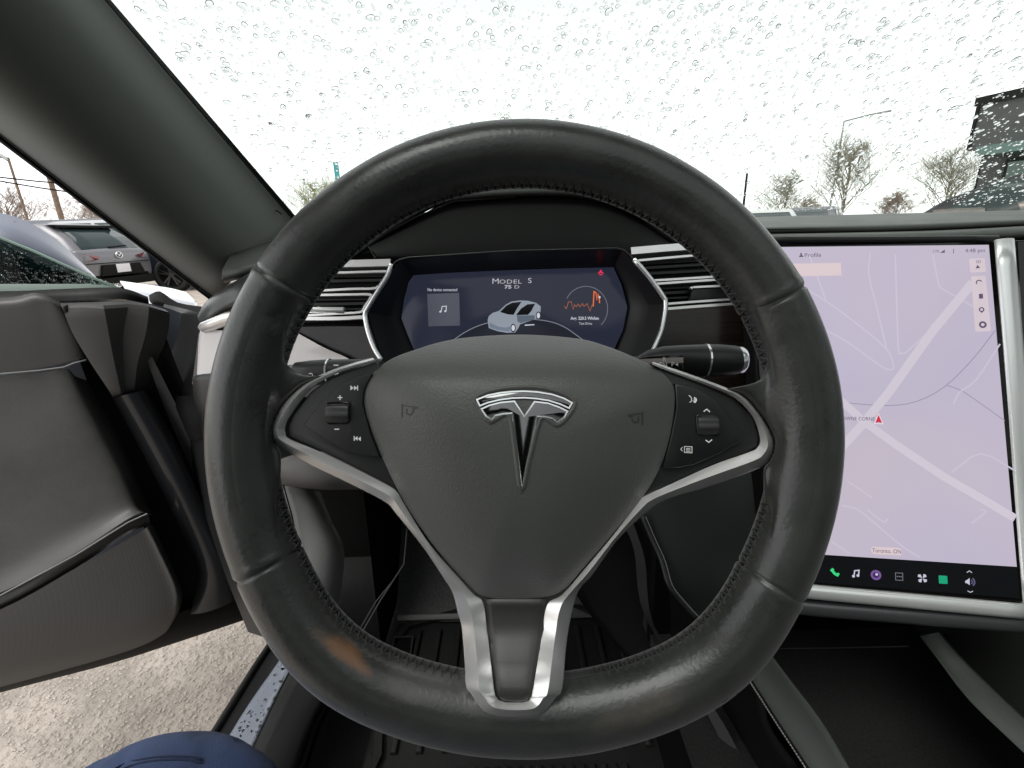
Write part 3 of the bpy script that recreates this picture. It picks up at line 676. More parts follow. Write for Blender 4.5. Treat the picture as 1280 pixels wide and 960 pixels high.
part('leather_end', L([[(250, 393, .74), (256, 384, .74), (280, 366, .74), (306, 350, .75), (340, 330, .78)], [(247, 395, .68), (258, 377, .66), (282, 359, .65), (306, 345, .65), (340, 325, .68)], [(249, 403, .66), (262, 395, .64), (284, 380, .63), (306, 368, .62), (345, 350, .64)], [(252, 406, .67), (262, 404, .66), (284, 396, .65), (306, 388, .64), (350, 370, .66)]], 5, 5), M_LEATHER, dash, smooth=180)
part('chrome_strip', tube([D(251, 409, .655), D(256, 409, .65), D(268, 404.5, .638), D(284, 398, .625), D(310, 392, .61), D(366, 388, .595), D(430, 388, .58)], [.004, .0078, .0082, .0082, .007, .005, .004], 10), M_SATIN, dash, smooth=180)
part('chrome_post', prism(Frame(D(955, 460, .53), -CF, CR), [(949, 428), (956, 425), (966, 440), (964, 478), (953, 488), (949, 484)], 0, .008, .002), M_CHROME, dash)
# knee bolster and lower panels
part('knee_bolster', L([[(334, 580, .52), (380, 566, .54), (450, 566, .56), (560, 580, .58)], [(336, 584, .50), (380, 575, .51), (450, 580, .53), (560, 590, .55)], [(340, 598, .50), (400, 604, .505), (450, 606, .53), (560, 605, .55)], [(344, 606, .515), (400, 612, .53), (450, 612, .56), (560, 610, .58)]], 5, 5), mat('warm_grey_plastic', (.14, .13, .124), .5, bump=.2, bscale=700), dash, smooth=180)
M_KICK = mat('mid_grey_plastic', (.27, .265, .258), .55, bump=.3, bscale=600)
part('side_panel', L([[(336, 606, .53), (352, 606, .52), (372, 610, .525), (388, 612, .54), (396, 614, .58), (400, 614, .66)], [(340, 650, .53), (356, 650, .52), (385, 650, .525), (404, 650, .54), (411, 650, .58), (414, 650, .66)], [(360, 690, .53), (374, 690, .52), (402, 690, .525), (419, 690, .54), (427, 690, .58), (430, 690, .66)], [(370, 750, .53), (385, 750, .52), (400, 752, .525), (413, 754, .54), (420, 754, .58), (424, 754, .66)], [(380, 800, .53), (390, 800, .52), (398, 800, .525), (402, 800, .54), (408, 800, .58), (414, 800, .66)]], 4, 5), M_KICK, dash, smooth=180)
part('panel_gap', tube([D(353, 602, .515), D(365, 645, .515), D(374, 690, .515)], .0009, 6), M_DARK, dash)
# right knee pad with stitched edge
part('knee_pad', L([[(770, 610, .60), (850, 592, .57), (930, 575, .55), (970, 570, .54), (990, 572, .56)], [(803, 645, .58), (860, 640, .56), (930, 640, .54), (970, 645, .53), (990, 650, .55)], [(822, 690, .565), (870, 695, .55), (930, 700, .535), (960, 705, .53), (975, 710, .55)], [(838, 732, .555), (880, 735, .545), (930, 740, .53), (950, 745, .53), (962, 750, .55)], [(872, 772, .545), (905, 778, .54), (925, 781, .535), (938, 783, .53), (948, 786, .55)]], 5, 5), mat('knee_pad_vinyl', (.010, .012, .012), .45, spec=.35, bump=.2, bscale=800), dash, smooth=180)
seamP = [D(*q) for q in ((803, 645, .572), (815, 673, .565), (827, 700, .557), (836, 730, .547), (852, 751, .542), (871, 772, .537))]
part('pad_edge', tube(crs(seamP, 6), .0032, 8), M_PLAST, dash, smooth=180)
cs = resample(crs([p - CF * .004 + CR * .003 for p in seamP], 8), 61)
part('stitching', merge(*[tube([cs[k], cs[k].lerp(cs[k + 1], .62)], .0006, 4) for k in range(60)]), M_STITCH2, dash, kind='stuff')
e2 = resample(crs([D(*q) for q in ((950, 588, .535), (954, 612, .535), (955, 640, .535), (950, 668, .535))], 5), 31)
part('stitching', merge(*[tube([e2[k], e2[k].lerp(e2[k + 1], .6)], .0006, 4) for k in range(30)]), M_STITCH2, dash, kind='stuff')
part('glint_trim', prism(Frame(D(960, 605, .50), -CF, CR), [(957, 592), (961, 594), (962, 606), (959, 620), (957, 612)], 0, .004, .001), M_SATIN, dash)
# footwell: console side and toe board
solid(part('console_side', L([[(700, 640, .92), (770, 640, .80), (850, 640, .66), (960, 720, .60)], [(700, 700, .92), (785, 700, .82), (860, 740, .66), (960, 800, .58)], [(740, 770, .88), (812, 790, .78), (880, 810, .66), (960, 840, .56)], [(850, 900, .70), (880, 905, .66), (915, 905, .60), (960, 900, .54)], [(880, 1000, .62), (915, 1000, .58), (950, 1000, .54), (1000, 960, .50)]]), M_DARK, dash, smooth=60), .004)
part('console_strip', L([[(780, 655, .75), (792, 655, .745)], [(793, 690, .74), (806, 700, .735)], [(806, 770, .715), (818, 783, .71)], [(884, 893, .60), (894, 888, .595)], [(914, 962, .56), (934, 962, .555)], [(940, 1020, .53), (962, 1020, .525)]], 2, 5), mat('carpet_edge_sheen', (.035, .035, .0345), .8), dash, smooth=180)  # carpet edge coloured lighter to stand for light reflected along the console side
part('toe_board', grid([[V((x, y, z)) for x in (-.26, -.1, .05, .25)] for y, z in ((.80, .285), (.84, .30), (.98, .47), (1.07, .70), (1.08, 1.0))]), mat('grey_toe_carpet', (.10, .10, .098), .95, bump=.8, bscale=900, var=.3, vscale=200), dash, smooth=60)
part('dead_pedal_edge', tube([V((x, .80, .298)) for x in (-.25, -.1, 0, .06)], .006, 8), mat('grey_edge_binding', (.2, .2, .196), .6), dash)
part('footwell_side', grid([[V((-.27 + .02 * (z - .3), y, z)) for y in (.74, .8, .9, 1.08)] for z in (.27, .4, .6, .9)]), M_DARK, dash, smooth=60)
part('footwell_cable', merge(tube([D(453, 790, .82), D(476, 750, .84), D(505, 705, .86), D(509, 660, .88)], .0016, 6), tube([D(449, 788, .82), D(470, 752, .84), D(492, 725, .86)], .0013, 6)), M_STITCH, dash)
# ------------------------------------------------------------------ air vents
def vent(label, px0, chrome, slats, recess, d):
    fr = Frame(D(px0, 365, d), -CF, CR); t = thing('air_vent', label, 'air vent', fr.o, 'dashboard air vents')
    part('recess', prism(fr, recess, -.03, .01, .001), M_DARK, t)
    for P, wd in slats: part('slat', ribbon(fr, P, wd, -.012, t=.010), M_PLAST, t, smooth=0)
    for P, wd in chrome: part('chrome_frame', ribbon(fr, P, wd, 0, t=.006, smooth=3), M_SATIN, t, smooth=40)
    return t, fr
v1, vf1 = vent('left dashboard air vent with chrome slats beside the instrument screen', 430,
     [([(418, 329.5), (450, 329), (488, 328)], .0085), ([(390, 341), (430, 340.5), (480, 339), (484, 341), (478, 351), (469, 360), (440, 361), (385, 364)], .0026), ([(380, 369), (440, 368), (462, 368), (463, 372), (455, 384), (450, 390), (420, 392), (370, 395)], .0026), ([(360, 398), (420, 398), (458, 396)], .0042)],
     [([(390, 352), (478, 350)], .0032), ([(390, 346), (480, 345)], .0018), ([(380, 381), (462, 379)], .0032), ([(380, 375), (462, 374)], .0018), ([(380, 387), (455, 386)], .0018)],
     [(360, 326), (490, 324), (485, 345), (465, 380), (458, 402), (360, 405)], .58)
part('thumb_tab', prism(vf1, [(392, 384), (400, 383), (401, 387), (393, 388)], -.004, .006, .001), M_SATIN, v1)
v2, vf2 = vent('right dashboard air vent with chrome slats behind the wheel rim', 860,
     [([(789, 313.5), (830, 310), (870, 307)], .0085), ([(798, 325.5), (835, 322), (905, 316)], .0026), ([(816, 350.5), (850, 348.5), (920, 344)], .0026), ([(820, 354.8), (850, 352.5), (920, 348)], .0026), ([(831, 380), (870, 377), (930, 373)], .0026), ([(833, 386), (870, 383), (930, 379)], .0032), ([(833, 394), (870, 391), (930, 387)], .0042), ([(866, 360.5), (870, 358.8), (930, 356)], .0024)],
     [([(805, 335), (920, 328)], .0032), ([(803, 330), (920, 323)], .0018), ([(810, 342), (920, 336)], .0032), ([(828, 366.5), (930, 361)], .0032), ([(826, 361), (862, 359)], .0018), ([(831, 373), (930, 368)], .0020)],
     [(786, 318), (870, 304), (930, 300), (945, 398), (833, 398), (832, 376), (812, 345)], .58)
part('thumb_tab', prism(vf2, [(866, 361), (905, 358.5), (908, 372), (862, 375)], -.003, .008, .001), M_PLAST, v2)
# ------------------------------------------------------------------ instrument cluster
ic = thing('instrument_screen', 'wide instrument display in a chrome edged hooded binnacle behind the wheel', 'instrument display', D(645, 390, .6))
IF = Frame(D(645, 390, .60), -CF, CR)
S_ = [(517, 344), (560, 341), (640, 337.5), (720, 335), (767, 334), (777, 356), (784.5, 384), (779, 412), (768, 436), (764, 446), (640, 452), (524, 447), (517, 436), (510, 420), (501.5, 398), (505, 374), (511, 352)]
NAVY = emit('display_navy', (38, 41, 56))
part('display', prism(IF, S_, 0, .008, .0005), NAVY, ic)
edge_s = [(524, 449), (515, 432), (501, 398), (507, 368), (516, 344), (640, 337), (768, 333.5), (780, 358), (785, 384), (780, 412), (766, 448)]
edge_h = [(486, 462), (474, 436), (460, 391), (484, 348), (500, 325), (640, 315), (778, 312), (808, 345), (829, 380), (823, 416), (808, 455)]
part('binnacle_wall', loft([[IF.at(x, y, -.004) for x, y in edge_s], [IF.at(x * .5 + X * .5, y * .5 + Y * .5, .014) for (x, y), (X, Y) in zip(edge_s, edge_h)], [IF.at(X, Y, .038) for X, Y in edge_h]], 1, 4), M_PLAST, ic, smooth=30)
part('binnacle_lip', tube([IF.at(x, y, .038) for x, y in [(490, 334), (494, 328), (500, 324.5), (510, 322), (640, 313.5), (770, 310.5), (780, 313), (787, 319), (792, 325)]], .0011, 6), M_PLAST, ic, smooth=60)
for P in ([(489, 330), (484, 345), (471, 366), (459, 386), (456.5, 392), (457, 400), (461, 418), (468, 436), (478, 452)], [(792, 324), (812, 347), (829, 371), (832, 378), (831, 392), (827, 412), (820, 430), (812, 446)]):
    part('chrome_edge', tube(crs([IF.at(x, y, .042) for x, y in P], 4), .0029, 10), M_CHROME, ic, smooth=180)
gph = []
W_ = emit('display_white', (200, 203, 212)); G_ = emit('display_grey', (128, 130, 140)); OR = emit('display_orange', (226, 108, 50)); DG = emit('display_panel', (74, 76, 88)); RD = emit('display_red', (225, 40, 80)); SV = emit('display_silver', (140, 148, 160)); SD_ = emit('display_shadow', (34, 36, 46)); BK = emit('display_black', (14, 15, 18))
disp = ic.children[0]
part('media_tile', flat(IF, [(534, 367.5), (574, 366), (575, 407), (535.5, 408)], .0004), DG, disp, smooth=0)
part('music_note', merge(ribbon(IF, [(551.3, 389.5), (552.6, 383.2), (558, 382.6), (557.6, 388.8)], .0010, .0008), disc(IF, (550.4, 389.6), .0012, .0008), disc(IF, (556.6, 389.0), .0012, .0008)), W_, disp, smooth=0)
part('lettering', merge(text_vf(IF, 'No device connected', 553, 362.3, .0054, .0008, sx=.80), text_vf(IF, 'Avg. 220.5 Wh/km', 731, 398, .0054, .0008, sx=.86, bold=.0001), text_vf(IF, 'Test Drive', 732, 404.5, .0042, .0008, sx=.9), text_vf(IF, 'km', 744, 430, .0045, .0008)), W_, disp, smooth=0)
part('model_lettering', merge(text_vf(IF, 'M', 619.5, 351.8, .0095, .0008, sx=1.3), text_vf(IF, 'ODEL', 638, 352.3, .0072, .0008, sx=1.45, space=1.1), text_vf(IF, 'S', 662.3, 351, .0090, .0008, sx=1.3), text_vf(IF, '75', 635, 358.8, .0060, .0008, sx=1.5, bold=.0002), text_vf(IF, 'D', 646, 358.8, .0060, .0008, sx=1.5)), emit('display_pale_grey', (180, 180, 188)), disp, smooth=0)
arcp = [(563, 428), (580, 416), (600, 406.5), (625, 400.5), (655, 398.5), (685, 401.5), (705, 408.5), (722, 420), (738, 432)]
part('road_shape', flat(IF, crs2([IF.uv(*q, .0003) for q in arcp], 3, False) + [IF.uv(738, 446, .0003), IF.uv(563, 446, .0003)], .0003, pix=False), SD_, disp, smooth=0)
part('road_arc', ribbon(IF, arcp, .0010, .0005, smooth=4), G_, disp, smooth=0)
# little picture of the car on the display
def pic(P, m, h, name='car_picture'): return part(name, flat(IF, P, h), m, disp, smooth=0)
pic([(609.5, 400), (611, 395), (616, 391), (624, 388.5), (632, 381), (639, 377), (650, 375.5), (660, 376), (670, 378.5), (676, 383), (675.5, 390), (672, 398), (668, 399), (650, 405.5), (648, 410), (644, 415.5), (634, 416), (622, 414), (611, 410)], SV, .0010)
pic([(625, 390), (633, 382), (640, 378.5), (652, 377), (646, 386), (642, 393.5), (635, 393)], BK, .0013)
pic([(645, 394), (651, 386), (659, 380.5), (669, 379.5), (664, 389), (660, 393.5)], BK, .0013)
pic([(646, 394.5), (668, 394), (668.5, 399), (651, 404), (647, 402)], emit('display_slate', (88, 100, 112)), .0013)
pic([(612, 403), (622, 408), (632, 409.5), (638, 408), (637, 414.5), (622, 412.5), (612, 409)], emit('display_steel', (110, 122, 138)), .0013)
for c, r in (((641.5, 410), .0052), ((673, 394.5), .0050)):
    u, v = IF.uv(*c, .0015); rr = r
    part('car_picture', ([IF.pt(u + rr * .62 * math.cos(a), v + rr * math.sin(a), .0016) for a in [2 * math.pi * k / 20 for k in range(20)]], [tuple(range(20))]), BK, disp, smooth=0)
    part('car_picture', ([IF.pt(u + rr * .42 * math.cos(a), v + rr * .72 * math.sin(a), .0018) for a in [2 * math.pi * k / 20 for k in range(20)]], [tuple(range(20))]), W_, disp, smooth=0)
pic([(656, 405.8), (668, 405.2), (668, 406.4), (656, 407.2)], W_, .0012)
gc = [(732.5 + 27 * math.cos(a), 386 - 28 * math.sin(a)) for a in [math.radians(152 - 198 * k / 40) for k in range(41)]]
part('gauge_arc', ribbon(IF, gc, .0006, .0006), G_, disp, smooth=0)
part('energy_graph', merge(ribbon(IF, [(705.5, 382.5), (707.5, 386), (709, 383), (710.5, 377.5), (714, 377), (716.5, 387), (718, 381), (720.5, 383.5), (722.5, 380), (725, 383.5), (728, 379.5), (730, 383), (734, 379.5), (737.5, 389), (740, 381.5), (741.5, 383)], .0008, .0008)), emit('display_dim_orange', (160, 92, 62)), disp, smooth=0)
part('energy_graph', ribbon(IF, [(741.5, 383), (742.5, 364.5), (745, 366), (746, 375), (747.5, 367.5), (749, 372), (749.5, 379)], .0014, .0010), OR, disp, smooth=0)
part('energy_graph', disc(IF, (749.4, 371.5), .0014, .0014), W_, disp, smooth=0)
part('warning_lamp', merge(disc(IF, (751, 338.6), .0013, .0008), disc(IF, (751, 342), .0030, .0008, hole=.0017, a0=0, a1=3.14), ribbon(IF, [(747.6, 341.5), (751, 340.5), (754.4, 341.5)], .0012, .0008), ribbon(IF, [(749, 343.4), (753, 343.2)], .0012, .0008)), RD, disp, smooth=0)
# ------------------------------------------------------------------ touchscreen
TRp, BRp = D(1238, 303.5, .5015), D(1275, 750, .4726); TLp = D(985, 309.5, .5015 * 1.05)
ey = (TRp - BRp); ex = (TRp - TLp); ez = ex.cross(ey)
TF = Frame(TRp, ez if ez.dot(CF) < 0 else -ez, ex)
ts = thing('touchscreen', 'tall chrome framed centre touchscreen showing a lilac street map', 'touchscreen', TF.at(1120, 520))
part('housing', prism(TF, [(935, 305), (1246, 301), (1285, 762), (960, 735)], -.004, .03, .003), M_DARK, ts)
scr = part('display_bezel', prism(TF, [(940, 308.5), (1243, 302), (1281, 753), (965, 727)], -.0005, .004, .0006), M_GLOSS, ts)
MAP = bpy.data.materials.new('display_map_lilac'); MAP.use_nodes = True
def map_mat():
    t = MAP.node_tree; b = t.nodes['Principled BSDF']; b.inputs['Base Color'].default_value = (.004, .004, .004, 1); b.inputs['Roughness'].default_value = .14; b.inputs['Specular IOR Level'].default_value = .25
    tc = t.nodes.new('ShaderNodeTexCoord'); n = t.nodes.new('ShaderNodeTexNoise'); n.inputs['Scale'].default_value = 5; t.links.new(tc.outputs['Object'], n.inputs[0])
    r = t.nodes.new('ShaderNodeValToRGB'); r.color_ramp.elements[0].position = .35; r.color_ramp.elements[1].position = .65; r.color_ramp.elements[0].color = (*srgb((189, 182, 203)), 1); r.color_ramp.elements[1].color = (*srgb((195, 185, 199)), 1)
    t.links.new(n.outputs[0], r.inputs[0]); t.links.new(r.outputs[0], b.inputs['Emission Color']); b.inputs['Emission Strength'].default_value = 1 / 2 ** EXPO
map_mat()
mp_ = part('map_display', flat(TF, [(955, 309), (1236, 306), (1271, 708.5), (975, 690)], .0003), MAP, ts, smooth=0)
RT = emit('display_road', (207, 199, 211)); RT2 = emit('display_thin_road', (201, 193, 209)); RDk = emit('display_dark_line', (158, 148, 172)); UI = emit('display_button', (212, 198, 206)); TX = emit('display_text', (96, 86, 112)); PK = emit('display_pink', (218, 200, 204))
part('map_road', ribbon(TF, [(1040, 572), (1077, 532), (1110, 492), (1165, 415), (1216, 353)], .0085, .0009), RT, ts, smooth=0); part('map_road', ribbon(TF, [(1040, 492), (1058, 507), (1080, 527), (1120, 556), (1180, 596), (1225, 622), (1269, 648)], .0080, .0007), RT, ts, smooth=0)
thin = [[(1000, 318), (1012, 321), (1032, 375)], [(1005, 360), (1032, 376), (1070, 404), (1107, 435), (1117, 457), (1116, 461), (1112, 462), (1100, 457), (1060, 428), (1033, 413)], [(1088, 316), (1086, 343), (1096, 385), (1108, 435)], [(1119, 318), (1121, 381), (1123, 437), (1127, 441), (1133, 440), (1160, 415), (1166, 405)], [(1166, 318), (1173, 354), (1178, 361), (1197, 372), (1216, 383)], [(1052, 632), (1064, 634), (1078, 641), (1124, 680), (1150, 697)], [(1040, 677), (1062, 692)], [(1084, 637), (1104, 652), (1110, 648)], [(1060, 602), (1090, 622)], [(1190, 590), (1226, 567), (1268, 588)], [(1215, 654), (1232, 640), (1225, 637)], [(1192, 505), (1200, 490), (1220, 475), (1250, 430)]]
for i, q in enumerate(thin): part('map_street', ribbon(TF, q, .0016, .0005 + .00003 * i, smooth=3), RT2, ts, smooth=0)
part('map_rail_lines', merge(ribbon(TF, [(1040, 500), (1064, 504), (1110, 507), (1145, 502), (1180, 484), (1215, 450), (1244, 413)], .0009, .0004, smooth=3), ribbon(TF, [(1184, 482), (1205, 490), (1256, 526)], .0009, .00045, smooth=2)), RDk, ts, smooth=0)
part('search_box', prism(TF, [(960, 330), (1051, 328.5), (1052, 344), (962, 346)], .0010, .0006, .0002), PK, ts)
b1_ = part('map_button', prism(TF, rrect(TF, [(1212, 323.5), (1231, 322.5), (1232.5, 339.5), (1213.5, 340.5)], .0015, .001), .0010, .0006, .0002, pix=False), UI, ts)
b2_ = part('map_toolbar', prism(TF, rrect(TF, [(1214.5, 345.5), (1232, 344.5), (1239, 413.5), (1220, 414.5)], .0015, .001), .0010, .0006, .0002, pix=False), UI, ts)
part('arrow_symbol', flat(TF, [(1219.5, 335.5), (1222, 331), (1225, 335)], .0013), TX, b1_, smooth=0)
part('lettering', text_vf(TF, '3D', 1223, 327.3, .0042, .0013), TX, b1_, smooth=0)
part('tool_symbol', merge(disc(TF, (1224, 353.5), .0032, .0013, hole=.0021, a0=.5, a1=3.6), flat(TF, [(1223.5, 367.5), (1228.5, 367), (1229, 373), (1224, 373.5)], .0013), disc(TF, (1227, 387), .0026, .0013, hole=.0014), flat(TF, [(1224.7, 388.5), (1229.5, 388.3), (1227.4, 391.5)], .0013), disc(TF, (1228.5, 405.8), .0036, .0013, hole=.0017)), TX, b2_, smooth=0)
part('status_text', merge(text_vf(TF, 'Profile', 1016, 319, .0066, .0012), disc(TF, (1001.5, 317.5), .0011, .0012), disc(TF, (1001.5, 321.2), .0022, .0012, a0=0, a1=3.14, hole=.0001), text_vf(TF, '4:48 pm', 1219, 313.3, .0058, .0012), flat(TF, [(1175, 316), (1181, 316), (1181, 312)], .0012), text_vf(TF, 'LTE', 1170, 314.2, .0038, .0012), ribbon(TF, [(1192, 311), (1192, 317)], .0006, .0012)), TX, ts, smooth=0)
pill = part('place_pill', prism(TF, rrect(TF, [(1089, 683.5), (1127.5, 685.5), (1128, 694.5), (1090, 692.5)], .003, .001), .0010, .0006, .0002, pix=False), PK, ts)
part('lettering', text_vf(TF, 'Toronto, ON', 1108.5, 689, .0058, .0013, sx=.85), TX, pill, smooth=0)
part('street_name', text_vf(TF, 'TOWNE CORNE', 1071, 523.5, .0052, .0013, sx=.9), TX, ts, smooth=0)
part('position_arrow', merge(flat(TF, [(1098.2, 518.5), (1102.6, 528.7), (1098.3, 527.6), (1094.2, 528.5)], .0016)), emit('display_arrow_red', (205, 50, 70)), ts, smooth=0)
part('arrow_outline', ribbon(TF, [(1098.2, 517.3), (1103.8, 529.8), (1093, 529.5)], .0008, .0014, closed=True), emit('display_arrow_white', (238, 220, 228)), ts, smooth=0)
# app bar
ab = part('app_bar', flat(TF, [(965, 690.5), (1271, 709), (1275, 748), (966, 724)], .0002), BK, ts, smooth=0)
GRN = emit('display_green', (60, 215, 130)); PUR = emit('display_purple', (120, 88, 150)); TL_ = emit('display_teal', (30, 160, 118)); LG = emit('display_light', (200, 198, 215))
part('phone_symbol', ribbon(TF, [(1039.8, 711), (1041.5, 714.8), (1044.5, 717.8), (1048, 719.3)], .0026, .0008, smooth=4), GRN, ab, smooth=0)
part('phone_symbol', merge(ribbon(TF, [(1039, 711.5), (1041.5, 713.5)], .0036, .0010), ribbon(TF, [(1046, 717.6), (1048.6, 719)], .0036, .0010)), GRN, ab, smooth=0)
part('music_symbol', merge(ribbon(TF, [(1067.6, 720), (1068.3, 713.5), (1073.8, 712.8), (1073.2, 719)], .0012, .0008), disc(TF, (1066.9, 720.2), .0014, .0008), disc(TF, (1072.4, 719.4), .0014, .0008)), LG, ab, smooth=0)
part('camera_symbol', disc(TF, (1095, 718.8), .0050, .0006), PUR, ab, smooth=0); part('camera_symbol', disc(TF, (1095, 718.8), .0030, .0008), emit('display_deep_purple', (64, 42, 96)), ab, smooth=0); part('camera_symbol', disc(TF, (1095.8, 718), .0013, .0010), LG, ab, smooth=0)
part('dots_symbol', merge(ribbon(TF, [(1119.3, 716), (1128.3, 716.5), (1128.6, 725.5), (1119.6, 725)], .0005, .0006, closed=True), *[disc(TF, (1121.6 + 2.4 * k, 720.6 + .12 * k), .0006, .0006, n=8) for k in range(3)]), G_, ab, smooth=0)
fu, fv_ = TF.uv(1153, 722.8, .0006); fan = []
for k in range(4):
    a = math.pi / 2 * k + .5; fan.append(([TF.pt(fu + r * math.cos(a + o_), fv_ + r * math.sin(a + o_), .0006) for r, o_ in ((.0004, 0), (.0042, -.1), (.0050, .35), (.0044, .8), (.0022, .75))], [(0, 1, 2, 3, 4)]))
part('fan_symbol', merge(*fan), LG, ab, smooth=0)
part('map_symbol', prism(TF, rrect(TF, [(1173.5, 719.3), (1184, 720), (1184.6, 730), (1174, 729.4)], .0008, .0006), .0007, .0004, .0001, pix=False), TL_, ab)
part('volume_symbol', merge(flat(TF, [(1206.5, 726.2), (1209, 724.8), (1212, 722.5), (1212.2, 731.5), (1209.2, 729.2), (1206.6, 728.6)], .0006), ribbon(TF, [(1208.5, 715.8), (1211.8, 713.5), (1215, 716)], .0007, .0006), ribbon(TF, [(1209.5, 738.5), (1213, 740.5), (1216.2, 738.8)], .0007, .0006)), LG, ab, smooth=0)
part('volume_waves', merge(disc(TF, (1212, 727.2), .0030, .0006, hole=.0018, a0=-.9, a1=.9), disc(TF, (1212, 727.2), .0052, .0006, hole=.0038, a0=-.9, a1=.9)), emit('display_dim_violet', (92, 90, 120)), ab, smooth=0)
# frame bars
M_BAR = mat('brushed_chrome_bar', (.86, .87, .86), .28, metal=.55)
def bar(P, r, name, m, fl=1.0): return part(name, tube(crs(P, 4), r, 14, flat=fl, up=TF.ez), m, ts, smooth=180)
bar([TF.at(1254, 300, -.002), TF.at(1266, 440, -.002), TF.at(1278, 600, -.002), TF.at(1291, 765, -.002)], .0098, 'chrome_frame', M_BAR, .55)
bar([TF.at(968, 733, .0), TF.at(1015, 739.5, .0), TF.at(1150, 752, .0), TF.at(1290, 765, .0)], .0074, 'chrome_frame', M_BAR, .7)
bar([TF.at(960, 752, -.010), TF.at(1015, 759, -.010), TF.at(1150, 770, -.010), TF.at(1300, 781, -.010)], .0088, 'lower_bar', M_SATIN if False else mat('dark_satin_bar', (.12, .12, .125), .3, metal=.6), .8)
bar([TF.at(950, 300, -.004), TF.at(1100, 300, -.004), TF.at(1246, 299, -.004)], .004, 'top_bar', M_PLAST)
part('side_vent_panel', prism(TF, [(1270, 300), (1330, 300), (1350, 760), (1300, 760)], -.016, .02, .002), M_GLOSS, dash)
# ------------------------------------------------------------------ centre console
con = thing('centre_console', 'open black centre console tray with padded side rails below the touchscreen', 'console', V((.38, .35, .45)))
KF = Frame(V((.38, .35, .60)), V((0, 0, 1)), V((1, 0, 0)))
def rail(Lp, Rp, name, h=0):
    rows = [[KF.at(x, y, -.10) for x, y in Lp], [KF.at(x, y, -.012) for x, y in Lp], [KF.at(x, y, -.003) * .93 + KF.at(X, Y, -.003) * .07 for (x, y), (X, Y) in zip(Lp, Rp)], [KF.at(x, y, 0) * .5 + KF.at(X, Y, .003) * .5 for (x, y), (X, Y) in zip(Lp, Rp)], [KF.at(x, y, -.003) * .07 + KF.at(X, Y, -.003) * .93 for (x, y), (X, Y) in zip(Lp, Rp)], [KF.at(X, Y, -.012) for X, Y in Rp], [KF.at(X, Y, -.12) for X, Y in Rp]]
    return part(name, loft(rows, 3, 3), M_SOFT, con, smooth=60)
rail([(905, 805), (935, 850), (970, 905), (1006, 960), (1080, 1080)], [(950, 800), (988, 850), (1026, 900), (1062, 960), (1130, 1080)], 'side_rail')
rail([(1150, 795), (1172, 824), (1212, 876), (1284, 945), (1390, 1050)], [(1175, 790), (1200, 820), (1240, 860), (1300, 915), (1420, 1010)], 'side_rail')
sP = resample([KF.at(x + 1.5, y, -.001) for x, y in ((905, 806), (935, 850.5), (970, 905.5), (1006, 960.5), (1030, 1000))], 60)
part('stitching', merge(*[tube([sP[k], sP[k].lerp(sP[k + 1], .6)], .0007, 4) for k in range(59)]), M_STITCH2, con, kind='stuff')
part('rail_piping', tube([KF.at(x + 4, y, .000) for x, y in ((905, 805), (935, 850), (970, 905), (1006, 960), (1030, 1000))], .0011, 6), M_DARK, con)
slab('tray_floor', .20, .62, -.2, .62, .44, .46, M_CARPET, con); slab('tray_back', .2, .64, .58, .60, .44, .68, M_DARK, con)
part('shelf_edge', tube([D(975, 811, .50), D(1050, 810, .50), D(1135, 808, .50)], .0009, 6), M_DARK, con)
slab('console_base', .21, .60, -.2, .58, .26, .438, M_DARK, con)
slab('far_side', .60, .62, -.2, .62, .46, .60, M_SOFT, con)
# ------------------------------------------------------------------ floor mat
fm = thing('floor_mat', 'black ribbed rubber floor mat under the steering wheel', 'floor mat', V((-.05, .5, .27)))
FF = Frame(V((0, .5, .285)), V((0, 0, 1)), V((1, 0, 0)))
part('mat_base', prism(FF, [(-.25, -.5), (.22, -.5), (.22, .30), (-.245, .30)], 0, .015, .006, pix=False), M_RUB, fm)
for i in range(11):
    x = -.20 + .0395 * i
    part('mat_rib', prism(FF, [(x - .0045, .035), (x + .0045, .035), (x + .0045, .275), (x - .0045, .275)], .007, .008, .003, pix=False), M_RUB, fm)
for i in range(18):
    x = -.12 + .016 * i
    part('mat_rib', prism(FF, [(x - .0045, -.12), (x + .0045, -.12), (x + .0045, .012), (x - .0045, .012)], .006, .008, .003, pix=False), M_RUB, fm)
part('mat_border', ribbon(FF, [(-.236, -.4), (-.236, -.01), (-.222, .03), (-.228, .285), (.205, .285), (.205, -.4)], .012, .010, pix=False, t=.012, smooth=3), M_RUB, fm, smooth=60)
lab_ = part('mat_label', prism(FF, [(493, 796), (516, 795), (513, 817), (489, 818)], .010, .008, .002), M_DARK, fm)
part('label_rim', ribbon(FF, [(493, 796), (516, 795), (513, 817), (489, 818)], .003, .0115, closed=True, t=.002), M_STITCH, lab_, smooth=0)
